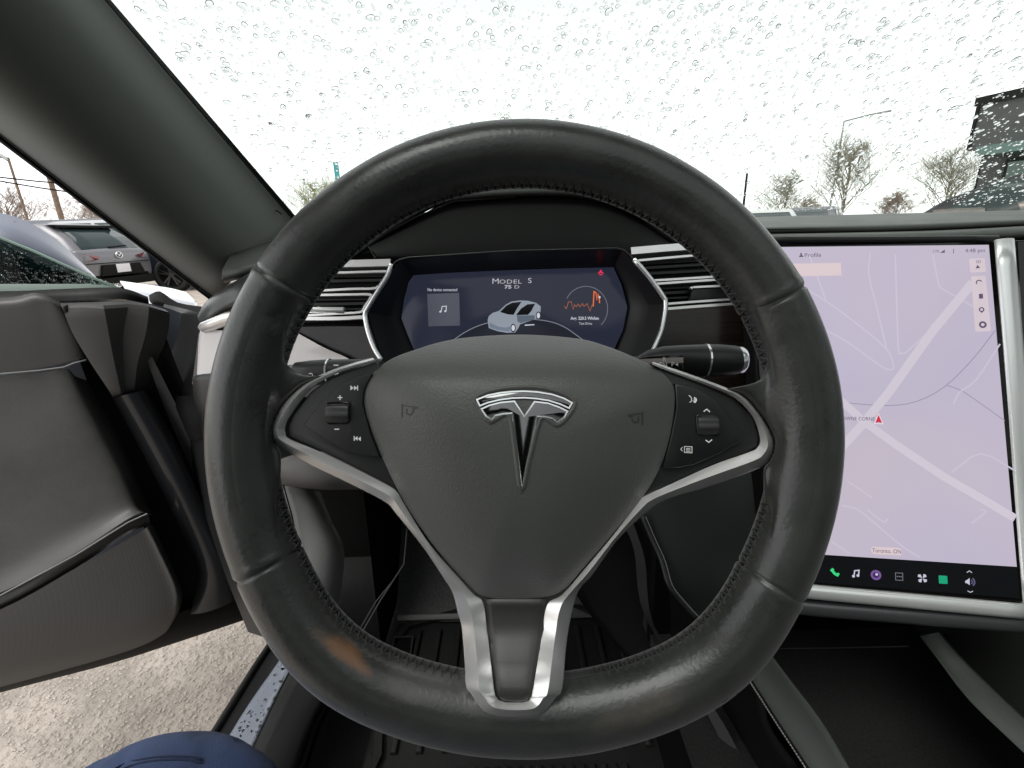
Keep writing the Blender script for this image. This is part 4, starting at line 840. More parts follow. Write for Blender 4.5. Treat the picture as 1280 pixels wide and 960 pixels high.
# ------------------------------------------------------------------ door sill
sill = thing('door_sill', 'wet silver blue door sill with black rubber seals beside the floor', 'door sill', D(310, 890, .72))
def SP(x, y, d): return D(x, y, d)
ZS = Frame(V((-.42, .5, .37)), V((0, 0, 1)), V((1, 0, 0)))
def strip(Lp, Rp, hs, name, m, smooth=60):
    rows = []
    for t, h in hs: rows.append([ZS.at(x + (X - x) * t, y + (Y - y) * t, h) for (x, y), (X, Y) in zip(Lp, Rp)])
    return part(name, loft(rows, 3, 3), m, sill, smooth=smooth)
c0 = [(380, 745), (333, 806), (292, 869), (247, 940), (190, 1030)]; c1 = [(384, 750), (338, 812), (298, 876), (256, 944), (200, 1034)]
c2 = [(392, 760), (350, 824), (311, 880), (273, 942), (215, 1040)]; c3 = [(400, 780), (363, 838), (335, 895), (309, 952), (270, 1046)]
c4 = [(406, 790), (374, 846), (346, 900), (322, 956), (285, 1050)]; c5 = [(440, 830), (410, 872), (392, 905), (372, 960), (340, 1060)]
strip(c0, c1, ((0, -.10), (0, -.012), (.5, -.004), (1, -.012)), 'outer_seal', M_RUB)
strip(c1, c2, ((0, -.012), (.5, -.008), (1, -.008)), 'sill_flange', M_PLAST)
M_WETS = mat('wet_sill_paint', (.40, .44, .52), .22, metal=.4, coat=1, rvar=.1, vscale=30)
painted = strip(c2, c3, ((0, -.008), (.15, -.004), (.85, -.004), (1, -.008)), 'painted_sill', M_WETS)
strip(c3, c4, ((0, -.008), (.4, .006), (1, .012)), 'inner_seal', M_RUB)
strip(c4, c5, ((0, .012), (.15, .022), (.8, .018), (1, -.004), (1.05, -.10)), 'scuff_trim', M_PLAST)
strip([(446, 830), (416, 872), (398, 905), (380, 960), (350, 1060)], [(452, 836), (424, 878), (406, 911), (390, 962), (360, 1062)], ((0, -.04), (.5, -.034), (1, -.04)), 'carpet_edge', M_PLAST)
vf_ = []
rg = random.Random(4)
for k in range(120):
    s, t = rg.uniform(.08, .92), rg.uniform(.05, .95); i = min(3, int(t * 4)); tt = t * 4 - i
    a = V((*c2[i], 0)).lerp(V((*c2[i + 1], 0)), tt); b = V((*c3[i], 0)).lerp(V((*c3[i + 1], 0)), tt); q = a.lerp(b, s); P = ZS.at(q.x, q.y, -.0032); r = rg.uniform(.0008, .0022)
    v, f = small[k % 5]; vf_.append(([P + V((x * r, y * r * 1.3, z * r * .8)) for x, y, z in v], f))
part('sill_droplets', merge(*vf_), M_WATER, painted, smooth=60, kind='stuff')
# ------------------------------------------------------------------ open driver's door
DA = V((-.55, .81, .5)); DD_ = V((-.9, -.437, 0)).normalized()
DN = V((.437, -.9, 0)).normalized()
DF = Frame(DA, DN, -DD_)
door = thing('driver_door', "open driver's door seen from inside with black trim, armrest and frameless glass", 'car door', DF.at(280, 760))
def DL(rows, su=5, sv=4): return loft([[DF.at(*q) for q in r] for r in rows], su, sv)
M_DOOR = mat('door_vinyl', (.080, .078, .076), .5, bump=.3, bscale=600, rvar=.08, vscale=14)
M_DOORL = mat('door_leather', (.085, .083, .080), .42, bump=.3, bscale=420, var=.2, vscale=9, rvar=.12)
M_GRILLE = mat('woven_grille', (.088, .086, .084), .6)
_t = M_GRILLE.node_tree; _v = _t.nodes.new('ShaderNodeTexVoronoi'); _v.inputs['Scale'].default_value = 300; _v.inputs['Randomness'].default_value = .15; _b = _t.nodes.new('ShaderNodeBump'); _b.inputs['Strength'].default_value = .14; _b.inputs['Distance'].default_value = .0012
_c = _t.nodes.new('ShaderNodeTexCoord'); _t.links.new(_c.outputs['Object'], _v.inputs[0]); _t.links.new(_v.outputs['Distance'], _b.inputs['Height']); _t.links.new(_b.outputs[0], _t.nodes['Principled BSDF'].inputs['Normal'])
part('door_shell', DL([[(-160, 372, -.10), (0, 372, -.10), (120, 376, -.10), (190, 380, -.10), (250, 400, -.10)], [(-160, 640, -.12), (0, 600, -.12), (160, 560, -.12), (230, 560, -.12), (300, 560, -.12)], [(-160, 905, -.10), (0, 858, -.10), (140, 820, -.10), (230, 792, -.10), (312, 764, -.10)]]), M_CAR, door, smooth=180)
part('door_edge', DL([[(-160, 905, -.10), (0, 860, -.10), (140, 824, -.10), (230, 796, -.10), (314, 770, -.10)], [(-160, 912, -.06), (0, 866, -.06), (140, 829, -.06), (230, 800, -.06), (312, 772, -.06)], [(-160, 900, -.01), (0, 856, -.01), (140, 818, -.012), (215, 790, -.02), (308, 756, -.05)], [(-160, 880, .0), (0, 838, .0), (140, 800, .0), (212, 770, -.01), (300, 742, -.05)]]), M_DARK, door, smooth=60)
part('upper_trim', DL([[(-160, 368, -.02), (0, 372, -.02), (45, 366, -.02), (72, 376, -.02), (80, 380, -.03)], [(-160, 372, .01), (0, 377, .01), (45, 370, .012), (70, 379, .01), (82, 386, -.01)], [(-160, 390, .014), (0, 392, .014), (50, 386, .014), (78, 390, .012), (92, 398, -.01)], [(-160, 430, .012), (0, 430, .012), (55, 424, .012), (92, 420, .010), (104, 428, -.012)], [(-160, 465, .008), (0, 465, .008), (60, 458, .008), (100, 449, .006), (112, 450, -.014)]]), M_DOOR, door, smooth=180)
part('chrome_line', tube([DF.at(x, y, .009) for x, y in ((-160, 478), (0, 467.5), (50, 463), (80, 459), (92, 454), (108, 450))], .0014, 8), mat('grey_piping', (.22, .22, .215), .5), door, smooth=180)
part('middle_panel', DL([[(-160, 480, .005), (0, 470, .005), (50, 466, .005), (82, 461, .004), (94, 470, -.012), (110, 476, -.05)], [(-160, 560, .012), (0, 548, .012), (60, 545, .012), (112, 535, .010), (132, 540, -.006), (150, 548, -.05)], [(-160, 640, .016), (0, 625, .016), (80, 615, .016), (140, 590, .012), (160, 596, -.006), (175, 604, -.05)], [(-160, 740, .022), (0, 708, .022), (90, 665, .022), (158, 632, .018), (176, 636, 0), (190, 640, -.05)], [(-160, 795, .040), (0, 742, .040), (95, 690.5, .040), (166, 645, .036), (186, 643, .02), (196, 646, -.05)]]), M_DOORL, door, smooth=180)
part('armrest_trim', DL([[(-160, 795, .042), (0, 741, .042), (95, 690.5, .040), (160, 650, .040), (185, 641, .03)], [(-160, 802, .040), (0, 746, .040), (95, 695.5, .044), (160, 655, .040), (186, 645, .032)], [(-160, 815, .045), (0, 757, .045), (95, 705, .042), (160, 663, .036), (187, 652, .03)], [(-160, 822, .036), (0, 763, .036), (95, 710, .036), (160, 667, .04), (188, 656, .02)]]), M_PLAST, door, smooth=60)
dd_ = []
for k in range(70):
    x, y = rg.gauss(85, 22), rg.gauss(570, 45); r = rg.uniform(.0004, .0011); v, f = small[k % 5]; P = DF.at(x, y, .013 + max(0, (y - 615) * .00022)); dd_.append(([P + DF.ex * a * r + DF.ey * b * r + DF.ez * c * r for a, b, c in v], f))
part('panel_droplets', merge(*dd_), M_WATER, door, smooth=60, kind='stuff')
part('armrest_piping', tube([DF.at(x, y, .047) for x, y in ((-160, 800), (0, 744.5), (95, 693.5), (160, 653), (184, 642))], .0012, 6), mat('grey_piping', (.22, .22, .215), .5), door)
part('lower_panel', DL([[(-160, 820, .05), (0, 762, .05), (95, 710, .048), (150, 680, .042), (178, 663, .036), (186, 657, .030), (192, 656, -.05)], [(-160, 840, .048), (0, 785, .048), (100, 738, .046), (160, 710, .040), (193, 694, .034), (202, 690, .028), (208, 690, -.05)], [(-160, 862, .040), (0, 817, .040), (110, 780, .038), (176, 757, .033), (212, 740, .026), (222, 735, .020), (228, 735, -.05)], [(-160, 884, .024), (0, 842, .024), (120, 808, .022), (180, 789, .018), (212, 773, .012), (222, 762, .006), (228, 756, -.05)], [(-160, 900, -.01), (0, 859, -.01), (130, 823, -.012), (180, 806, -.014), (205, 792, -.016), (214, 782, -.02), (222, 772, -.05)]]), M_GRILLE, door, smooth=180)
part('door_recess', DL([[(84, 400, -.03), (140, 400, -.045), (200, 400, -.045)], [(110, 480, -.045), (160, 480, -.05), (230, 480, -.05)], [(170, 620, -.045), (230, 620, -.05), (290, 620, -.06)], [(200, 770, -.03), (250, 765, -.04), (312, 745, -.06)]]), M_DARK, door, smooth=60)
part('hinge_column', DL([[(140, 497, -.03), (150, 495, -.004), (166, 491, .0), (180, 487, -.012), (185, 487, -.05)], [(181, 572, -.03), (192, 570, -.004), (208, 566, .0), (222, 561, -.012), (227, 561, -.05)], [(220, 649, -.03), (231, 648, -.004), (247, 646, .0), (261, 644, -.012), (266, 644, -.05)], [(246, 716, -.03), (258, 716, -.004), (274, 716, .0), (290, 714, -.012), (296, 714, -.05)], [(238, 768, -.02), (254, 766, -.008), (274, 760, -.006), (296, 750, -.016), (302, 748, -.05)]]), mat('door_gloss_plastic', (.016, .017, .019), .26), door, smooth=180)
part('front_block', DL([[(73, 379, -.02), (100, 378, -.02), (126, 377, -.02), (160, 375, -.02), (184, 380, -.03), (206, 387, -.05)], [(78, 385, .016), (104, 384, .020), (130, 386, .020), (160, 384, -.004), (186, 387, -.004), (212, 394, -.035)], [(90, 415, .014), (112, 416, .018), (136, 418, .016), (154, 418, -.006), (182, 418, -.008), (208, 424, -.04)], [(112, 452, .010), (128, 453, .012), (143, 454, .010), (154, 454, -.008), (172, 454, -.012), (194, 456, -.045)], [(138, 491, .0), (144, 490, .002), (151, 489.5, .0), (158, 488, -.010), (168, 486, -.016), (182, 484, -.045)], [(140, 497, -.03), (145, 496, -.03), (151, 495, -.03), (158, 493, -.035), (168, 491, -.035), (182, 488, -.05)]], 1, 4), M_DOOR, door, smooth=25)
part('lock_pin', prism(DF, [(76, 383), (82, 381.5), (85, 390), (80, 392)], .02, .01, .002), M_PLAST, door)
part('hinge_strap', DL([[(184, 450, -.03), (190, 446, -.025)], [(198, 490, -.035), (212, 490, -.03)], [(214, 530, -.035), (232, 530, -.03)], [(238, 585, -.04), (252, 585, -.035)], [(258, 630, -.04), (268, 630, -.035)]], 2, 4), mat('hinge_grey', (.05, .05, .05), .5), door, smooth=60)
jm = thing('door_jamb', 'dark door jamb between the open door and the dashboard end', 'door jamb', D(230, 450, .85))
part('jamb_panel', L([[(205, 380, .92), (222, 384, .90), (245, 390, .86), (262, 396, .84)], [(198, 430, .92), (220, 432, .90), (246, 436, .86), (268, 440, .82)], [(212, 495, .92), (228, 495, .88), (250, 490, .84), (275, 490, .80)], [(230, 560, .92), (245, 560, .88), (270, 560, .84), (290, 560, .80)], [(275, 700, .90), (300, 700, .86), (330, 700, .82), (360, 700, .78)], [(310, 790, .86), (340, 800, .82), (370, 810, .78), (400, 810, .74)]]), M_PLAST, jm, smooth=180)
part('hinge_block', L([[(214, 494, .87), (226, 495, .86), (240, 494, .86)], [(224, 520, .86), (236, 522, .85), (250, 520, .85)], [(236, 548, .87), (246, 550, .86), (256, 545, .86)]], 3, 3), M_DARK, jm, smooth=40)
# frameless glass with drops, and the mirror beyond
gl = [(-160, 212), (0, 297), (40, 313), (80, 331), (120, 349), (150, 361), (158, 366), (110, 368), (60, 371), (0, 374), (-160, 372)]
part('door_glass', prism(DF, gl, -.045, .005, .0008), M_SIDE, door)
part('glass_edge', tube([DF.at(x, y, -.044) for x, y in gl[:7]], .0022, 6), mat('green_glass_edge', (.30, .42, .36), .2), door)
part('glass_frit', prism(DF, [(-160, 352), (0, 355), (60, 355), (110, 355), (140, 357), (158, 365), (110, 364), (60, 366), (0, 368), (-160, 366)], -.0435, .001, .0002), mat('pale_green_frit', (.42, .52, .47), .4), door)
part('belt_seal', DL([[(-160, 362, -.04), (0, 364, -.04), (80, 361, -.04), (150, 360, -.04), (185, 371, -.06)], [(-160, 370, -.025), (0, 370, -.025), (80, 367, -.025), (150, 366, -.025), (186, 376, -.05)], [(-160, 376, -.02), (0, 377, -.02), (80, 376, -.02), (150, 374, -.02), (186, 382, -.05)]]), M_RUB, door, smooth=180)
vf_ = []
for k in range(420):
    x = rg.uniform(0, 150); y0 = 297 + x * .42; y = y0 + (355 - y0) * (1 - rg.random() ** 1.7); 
    P = DF.at(x, y, -.0448); r = rg.uniform(.0006, .0022); v, f = small[k % 5]; vf_.append(([P + DF.ex * a * r + DF.ey * b * r + DF.ez * c * r for a, b, c in v], f))
part('glass_droplets', merge(*vf_), M_WATER, door, smooth=60, kind='stuff')
M_MIR = mat('mirror_shell_paint', (.17, .19, .25), .35, metal=.0, coat=.5)
mirr = part('wing_mirror', DL([[(-160, 300, -.10), (-60, 262, -.11), (0, 266, -.12), (40, 280, -.13), (80, 308, -.13), (118, 344, -.12)], [(-160, 330, -.06), (-60, 300, -.055), (0, 300, -.055), (40, 312, -.06), (80, 330, -.07), (122, 350, -.10)], [(-160, 400, -.06), (-60, 380, -.055), (0, 380, -.055), (40, 380, -.06), (80, 376, -.07), (126, 362, -.10)]]), M_MIR, door, smooth=180)
mirr['label'] = 'silver blue mirror shell speckled with rain'
md = []
for k in range(110):
    x = rg.uniform(2, 112); y0 = 268 + max(0, x - 10) * .62; y = y0 + rg.uniform(6, 40); r = rg.uniform(.0012, .0036); v, f = small[k % 5]
    h = -.062 - .055 * max(0, 1 - (y - y0) / 36); P = DF.at(x, y, h); md.append(([P + DF.ex * a * r + DF.ey * b * r * .8 + DF.ez * c * r for a, b, c in v], f))
part('mirror_droplets', merge(*md), M_WATER, mirr, smooth=60, kind='stuff')
part('mirror_back', DL([[(-160, 300, -.10), (-60, 262, -.11), (0, 266, -.12), (40, 280, -.13), (80, 308, -.13), (118, 344, -.12)], [(-160, 330, -.22), (-60, 290, -.24), (0, 292, -.24), (40, 304, -.22), (80, 325, -.19), (118, 350, -.14)], [(-160, 400, -.15), (-60, 380, -.15), (0, 380, -.15), (40, 380, -.14), (80, 376, -.13), (126, 362, -.12)]]), M_MIR, mirr, smooth=180)
# ------------------------------------------------------------------ driver's knee
per = thing('person', 'bent knee in navy blue trousers at the bottom left edge', 'person', V((-.40, .2, .1)))
kn = D(172, 1040, .42)
hip = V((.05, -.25, .49)); ank = kn + V((-.10, .12, -.48))
def leg():
    ctrl = [(hip, .120), (hip.lerp(kn, .35), .118), (hip.lerp(kn, .68), .108), (hip.lerp(kn, .88), .094), (kn + V((-.002, .018, -.010)), .084), (kn + V((-.02, .045, -.07)), .076), (kn.lerp(ank, .4), .074), (kn.lerp(ank, .75), .064), (ank, .054)]
    P = crs([c[0] for c in ctrl], 10); Rr = [q.x for q in crs([(c[1], 0, 0) for c in ctrl], 10)]
    n = 72; v, f = tube(P, Rr, n); out = []
    for i, p in enumerate(v):
        c = P[min(i // n, len(P) - 1)]; d = (p - c)
        a = noise.noise(p * 11) * .09 + noise.noise(V((p.x * 12, p.y * 26, p.z * 26))) * .06
        w_ = noise.noise(V((p.x * 16 + 3, p.y * 9, p.z * 34))); a -= .05 * math.exp(-(w_ / .07) ** 2)
        d = d * (1 + a); out.append(c + d - CU * (d.dot(CU) * .38) + CR * (d.dot(CR) * .22))
    return out, f
M_NAVYC = mat('navy_trouser_cloth', (.020, .045, .125), .8, bump=.8, bscale=1100, var=.35, vscale=10, sheen=.08, bdist=.0012)
lg = leg()
part('trousers', lg, M_NAVYC, per, smooth=180)
from mathutils.bvhtree import BVHTree
bvh = BVHTree.FromPolygons([tuple(p) for p in lg[0]], lg[1])
def on_leg(pts):
    out = []
    for x, y in pts:
        h = bvh.ray_cast(CAM, ray(x, y).normalized())
        if h[0] is not None: out.append(h[0] - ray(x, y).normalized() * .0006)
    return out
for pts in ([(142, 962), (158, 954), (178, 949), (205, 946), (232, 946), (252, 949)], [(146, 966), (162, 958), (180, 953), (206, 950), (232, 950), (252, 953)]):
    q = on_leg(pts)
    if len(q) > 3: part('trouser_seam', tube(crs(q, 4), .0011, 6), mat('navy_seam', (.008, .016, .045), .9), per)
part('shoe', loft([[ank + V((x * .045, y, z)) for x, z in ((-1, -.05), (-.9, .02), (0, .05), (.9, .02), (1, -.05), (0, -.055))] for y in (-.08, 0, .08, .16)], 3, 3, closed=True), M_DARK, per, smooth=180)
# ================================================================== steering wheel
WD = .285
WF = Frame(D(655, 546, WD), -CF, CR)
wheel = thing('steering_wheel', 'black leather steering wheel with silver spokes and a chrome T emblem on its hub', 'steering wheel', WF.o)
RR, AR, AA = .1675, .0183, .0205
seams = [math.radians(a) for a in (147, 28.7, 206.5, 329.7)]
NS = 176
def rim_pt(th, ph, extra=0.0):
    b = max(0, -math.sin(th)) ** 2
    ar = AR * (1 + .13 * b + .03 * max(0, -math.sin(th))); dq = abs((th - math.radians(270) + math.pi) % (2 * math.pi) - math.pi); R = RR - .0012 * b + .0058 * math.exp(-((dq - .72) / .30) ** 2) - .0012 * math.exp(-(dq / .3) ** 2)
    q = WF.ex * math.cos(th) + WF.ey * math.sin(th)
    s = 1 + extra / AR
    for a in seams:
        d = (th - a + math.pi) % (2 * math.pi) - math.pi
        s -= .055 * math.exp(-(d / .0055) ** 2); s += .02 * math.exp(-((d - .022 * (1 if math.sin(a) > 0 else -1)) / .014) ** 2)
    near = math.exp(-((ph - math.radians(163)) / .16) ** 2) + math.exp(-((ph - math.radians(199)) / .16) ** 2)
    s += .006 * near * math.cos(NS * th)
    s -= .05 * math.exp(-((ph - math.radians(181)) / .07) ** 2)
    p3 = WF.o + q * RR * 1
    nz = noise.noise(V((math.cos(th) * 7, math.sin(th) * 7, ph * 1.6))) * .007
    s += nz
    return WF.o + q * (R + ar * s * math.cos(ph)) + WF.ez * (AA * s * math.sin(ph))
NT, NP = 1056, 40
phs = [2 * math.pi * k / NP for k in range(NP)]
phs = sorted(set(phs + [math.radians(a) for a in (156, 159, 165, 169, 173, 177, 179.0, 181, 183, 187, 191, 195, 203)]))
rows = [[rim_pt(2 * math.pi * i / NT, ph) for ph in phs] for i in range(NT)]
mrim = bpy.data.materials.new('worn_rim_leather'); mrim.use_nodes = True
def rim_mat(m):
    t = m.node_tree; b = t.nodes['Principled BSDF']; L = t.links
    tc = t.nodes.new('ShaderNodeTexCoord')
    n = t.nodes.new('ShaderNodeTexNoise'); n.inputs['Scale'].default_value = 30; n.inputs['Detail'].default_value = 8; n.inputs['Roughness'].default_value = .7; L.new(tc.outputs['Object'], n.inputs[0])
    r = t.nodes.new('ShaderNodeValToRGB'); r.color_ramp.elements[0].position = .32; r.color_ramp.elements[1].position = .72
    r.color_ramp.elements[0].color = (.017, .0185, .017, 1); r.color_ramp.elements[1].color = (.033, .0345, .032, 1); L.new(n.outputs[0], r.inputs[0])
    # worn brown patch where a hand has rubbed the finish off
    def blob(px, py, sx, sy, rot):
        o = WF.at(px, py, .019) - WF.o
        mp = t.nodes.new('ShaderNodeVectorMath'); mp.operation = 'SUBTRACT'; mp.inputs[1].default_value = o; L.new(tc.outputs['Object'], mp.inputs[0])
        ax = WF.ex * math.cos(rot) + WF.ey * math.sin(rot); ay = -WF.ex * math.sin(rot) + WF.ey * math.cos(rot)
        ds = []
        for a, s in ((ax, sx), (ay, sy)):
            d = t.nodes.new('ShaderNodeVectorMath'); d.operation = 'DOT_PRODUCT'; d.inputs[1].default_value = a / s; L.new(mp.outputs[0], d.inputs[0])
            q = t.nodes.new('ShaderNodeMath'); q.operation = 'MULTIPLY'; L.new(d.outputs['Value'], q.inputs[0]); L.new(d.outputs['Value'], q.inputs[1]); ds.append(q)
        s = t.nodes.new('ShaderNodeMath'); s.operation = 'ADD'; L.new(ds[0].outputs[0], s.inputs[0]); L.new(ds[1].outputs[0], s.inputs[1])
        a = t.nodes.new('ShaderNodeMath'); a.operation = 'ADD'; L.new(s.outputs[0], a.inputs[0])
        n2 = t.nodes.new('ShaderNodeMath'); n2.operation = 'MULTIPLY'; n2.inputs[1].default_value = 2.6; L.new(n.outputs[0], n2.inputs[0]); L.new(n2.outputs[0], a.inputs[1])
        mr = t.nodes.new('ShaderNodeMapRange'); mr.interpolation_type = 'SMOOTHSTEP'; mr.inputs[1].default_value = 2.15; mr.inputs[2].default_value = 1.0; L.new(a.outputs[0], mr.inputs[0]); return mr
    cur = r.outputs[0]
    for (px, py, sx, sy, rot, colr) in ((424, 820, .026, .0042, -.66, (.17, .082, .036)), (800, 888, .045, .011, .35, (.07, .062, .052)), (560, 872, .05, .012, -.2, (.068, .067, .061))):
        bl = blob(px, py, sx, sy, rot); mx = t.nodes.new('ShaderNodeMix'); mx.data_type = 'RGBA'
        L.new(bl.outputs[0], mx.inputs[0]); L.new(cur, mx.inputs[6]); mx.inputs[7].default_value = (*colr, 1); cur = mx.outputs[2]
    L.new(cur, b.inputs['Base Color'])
    mr = t.nodes.new('ShaderNodeMapRange'); mr.inputs[1].default_value = .3; mr.inputs[2].default_value = .72; mr.inputs[3].default_value = .24; mr.inputs[4].default_value = .38
    L.new(n.outputs[0], mr.inputs[0]); L.new(mr.outputs[0], b.inputs['Roughness']); b.inputs['Specular IOR Level'].default_value = .5; b.inputs['Sheen Weight'].default_value = .2; b.inputs['Sheen Roughness'].default_value = .45
    n3 = t.nodes.new('ShaderNodeTexNoise'); n3.inputs['Scale'].default_value = 420; n3.inputs['Detail'].default_value = 4; L.new(tc.outputs['Object'], n3.inputs[0])
    n4 = t.nodes.new('ShaderNodeTexNoise'); n4.inputs['Scale'].default_value = 70; n4.inputs['Detail'].default_value = 4; L.new(tc.outputs['Object'], n4.inputs[0])
    ad = t.nodes.new('ShaderNodeMath'); ad.operation = 'MULTIPLY_ADD'; ad.inputs[1].default_value = .7; L.new(n4.outputs[0], ad.inputs[0]); L.new(n3.outputs[0], ad.inputs[2])
    bp = t.nodes.new('ShaderNodeBump'); bp.inputs['Strength'].default_value = .3; bp.inputs['Distance'].default_value = .0006; L.new(ad.outputs[0], bp.inputs['Height']); L.new(bp.outputs[0], b.inputs['Normal'])
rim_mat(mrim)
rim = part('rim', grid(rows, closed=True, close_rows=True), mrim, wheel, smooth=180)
st = []
for k in range(NS):
    a = 2 * math.pi * k / NS; da = math.pi / NS
    d = min(abs((a - math.radians(270) + math.pi) % (2 * math.pi) - math.pi), 9)
    if d < .27: continue
    for (p0, p1, t0, t1) in ((165, 196, -.7, .5), (196, 165, .3, 1.4)):
        pts = [rim_pt(a + da * (t0 + (t1 - t0) * s), math.radians(p0 + (p1 - p0) * s), e) for s, e in ((0, -.0003), (.5, .0012), (1, -.0003))]
        st.append(tube(pts, .00062, 5, cap=False))
part('stitching', merge(*st), M_STITCH, rim, smooth=180, kind='stuff')
# leather grips that carry the rim cover over to the spokes
def grip(rows_):
    rr = []; n = len(rows_)
    for i, (deg, m, e) in enumerate(rows_):
        th = math.radians(deg); k = min(1, min(i, n - 1 - i) / 2)
        rr.append([rim_pt(th, math.radians(92), -.0008), rim_pt(th, math.radians(112), -.0006 + .0009 * k), rim_pt(th, math.radians(134), -.0006 + .0016 * k), rim_pt(th, math.radians(153), -.0006 + .0028 * k), WF.at(*m, -.001 + .0045 * k), WF.at(*e, -.004 + .0032 * k), WF.at(*e, -.018)])
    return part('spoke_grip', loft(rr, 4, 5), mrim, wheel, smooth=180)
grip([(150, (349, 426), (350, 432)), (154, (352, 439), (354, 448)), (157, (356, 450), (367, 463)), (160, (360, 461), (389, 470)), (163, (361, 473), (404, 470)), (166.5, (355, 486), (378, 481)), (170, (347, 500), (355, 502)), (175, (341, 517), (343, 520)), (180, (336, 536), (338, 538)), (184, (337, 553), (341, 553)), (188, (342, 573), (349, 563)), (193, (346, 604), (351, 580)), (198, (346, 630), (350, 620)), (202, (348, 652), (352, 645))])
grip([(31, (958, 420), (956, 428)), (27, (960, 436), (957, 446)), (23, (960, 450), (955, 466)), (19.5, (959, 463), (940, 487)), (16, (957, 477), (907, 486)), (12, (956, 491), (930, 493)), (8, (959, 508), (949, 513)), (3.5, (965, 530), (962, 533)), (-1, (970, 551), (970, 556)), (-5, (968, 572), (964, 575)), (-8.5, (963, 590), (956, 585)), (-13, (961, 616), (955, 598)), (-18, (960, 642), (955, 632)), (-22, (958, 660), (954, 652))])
# hub body behind the cover and the boss to the column
hub_out = [(470, 470), (520, 448), (590, 432), (655, 428), (722, 434), (790, 452), (830, 478), (835, 520), (800, 615), (700, 738), (640, 750), (600, 742), (510, 625), (470, 560)]
part('hub_body', prism(WF, hub_out, -.026, .03, .004), M_DARK, wheel)
# spoke plates under the switches
part('spoke_plate', prism(WF, [(474, 452), (440, 462), (412, 473), (388, 490), (366, 518), (359, 534), (361, 545), (405, 566), (470, 598), (494, 611), (504, 622), (520, 600), (480, 500)], -.0005, .014, .001), M_PLAST, wheel)
part('spoke_plate', prism(WF, [(826, 462), (863, 475), (892, 486), (919, 499), (941, 522), (949, 545), (947, 558), (937, 564), (892, 580), (839, 604), (803, 622), (790, 600), (810, 500)], -.0005, .014, .001), M_PLAST, wheel)
# silver spoke trim: (inner, outer) pixel pairs running round the hub
TR = [((470, 452), (466, 447)), ((440, 460), (437, 455)), ((412, 471), (409, 465)), ((387, 488), (379, 479)), ((364, 518), (353, 503)), ((357, 532), (339, 530)), ((357, 541), (337, 541)), ((363, 549), (343, 553)),
      ((405, 567), (380, 577)), ((470, 599), (432, 602)), ((490, 609.5), (468, 620)), ((498, 617), (486, 631)), ((506, 631), (495, 642)), ((537, 680), (528, 683)), ((575, 724), (554, 722)), ((592, 743), (566, 742)), ((603, 752), (572, 765)), ((608, 780), (577, 785)),
      ((614, 832), (581, 832)), ((618, 864), (582, 856)), ((621, 872), (590, 869)), ((629, 877), (612, 893)), ((657, 877), (671, 895)), ((663, 872), (694, 873)), ((666, 863), (703, 860)), ((677, 797), (708, 806)), ((684, 756), (715, 765)),
      ((703, 743), (724, 737)), ((730, 712), (741, 718)), ((767, 668), (771, 676)), ((797, 629), (806, 642)), ((806, 620), (824, 629)), ((839, 605), (846, 620)), ((892, 581), (884, 609)), ((937, 565), (942, 588)), ((947, 559), (961, 576)), ((950, 548), (969, 557)),
      ((941, 521), (958, 531)), ((919, 498), (932, 497)), ((892, 485), (906, 484)), ((863, 474), (866, 469)), ((835, 464), (837, 459)), ((815, 456), (816, 452))]
fi = crs([(a[0], a[1], 0) for a, b in TR], 5); fo = crs([(b[0], b[1], 0) for a, b in TR], 5)
rws = []
def foot(py):
    t = min(1, max(0, (py - 775) / 95)); return .0235 * t * t * (3 - 2 * t)
for a, b in zip(fi, fo):
    m = a.lerp(b, .52); w_ = (b - a).length
    hr = .0015 + min(.0045, w_ * .00022)
    ga, gb, gm = foot(a.y), foot(b.y), foot(m.y)
    rws.append([WF.at(a.x, a.y, -.006 + ga), WF.at(a.x, a.y, .0008 + ga), WF.at(a.x + (b.x - a.x) * .07, a.y + (b.y - a.y) * .07, .0017 + ga), WF.at(m.x, m.y, hr + gm), WF.at(b.x + (a.x - b.x) * .05, b.y + (a.y - b.y) * .05, -.0035 + gb), WF.at(b.x, b.y, -.0055 + gb), WF.at(b.x, b.y, -.018 + gb * .8)])
trim = part('spoke_trim', grid(rws), M_SATIN, wheel, smooth=28)
# airbag cover
PAD = [(457, 482), (468, 464), (490, 448), (522, 436), (552, 427), (590, 421), (655, 418), (722, 423), (757, 432), (790, 445), (818, 459), (837, 475), (844, 496), (838, 545), (824, 588), (805, 620), (770, 664), (732, 708), (708, 735), (686, 746), (645, 749), (605, 746), (582, 728), (540, 680), (505, 628), (480, 578), (463, 535), (455, 505)]
puv = crs2([WF.uv(x, y, .002) for x, y in PAD], 4)
vf, PH = dome(WF, puv, .0010, .0215, .01, rings=26, p=2.6, pix=False, c=WF.uv(652, 560, .0))
def to_px(p):
    d = p - CAM; z = d.dot(CF); return 640 + d.dot(CR) / z * F, 480 - d.dot(CU) / z * F
nv = []
for p in vf[0]:                                 # the shoulder rolls away towards the windshield
    x, y = to_px(p); h0 = (p - WF.o).dot(WF.ez); t = max(0, (488 - y) / 68 - .12 * ((x - 652) / 190) ** 2); nv.append(WF.at(x, y, h0 - .024 * t * t))
vf = (nv, vf[1])
def swell(p):                                   # the vinyl swells into a soft lip round the emblem
    q = p - WF.o; return q.dot(WF.ex), q.dot(WF.ey)
pad = part('airbag_cover', vf, M_PAD, wheel, smooth=180)
EH = PH(*WF.uv(655, 545, .018)) + .0002
def PHs(u, v): return PH(u, v)
def on_pad(x, y): return WF.uv(x, y, .020)
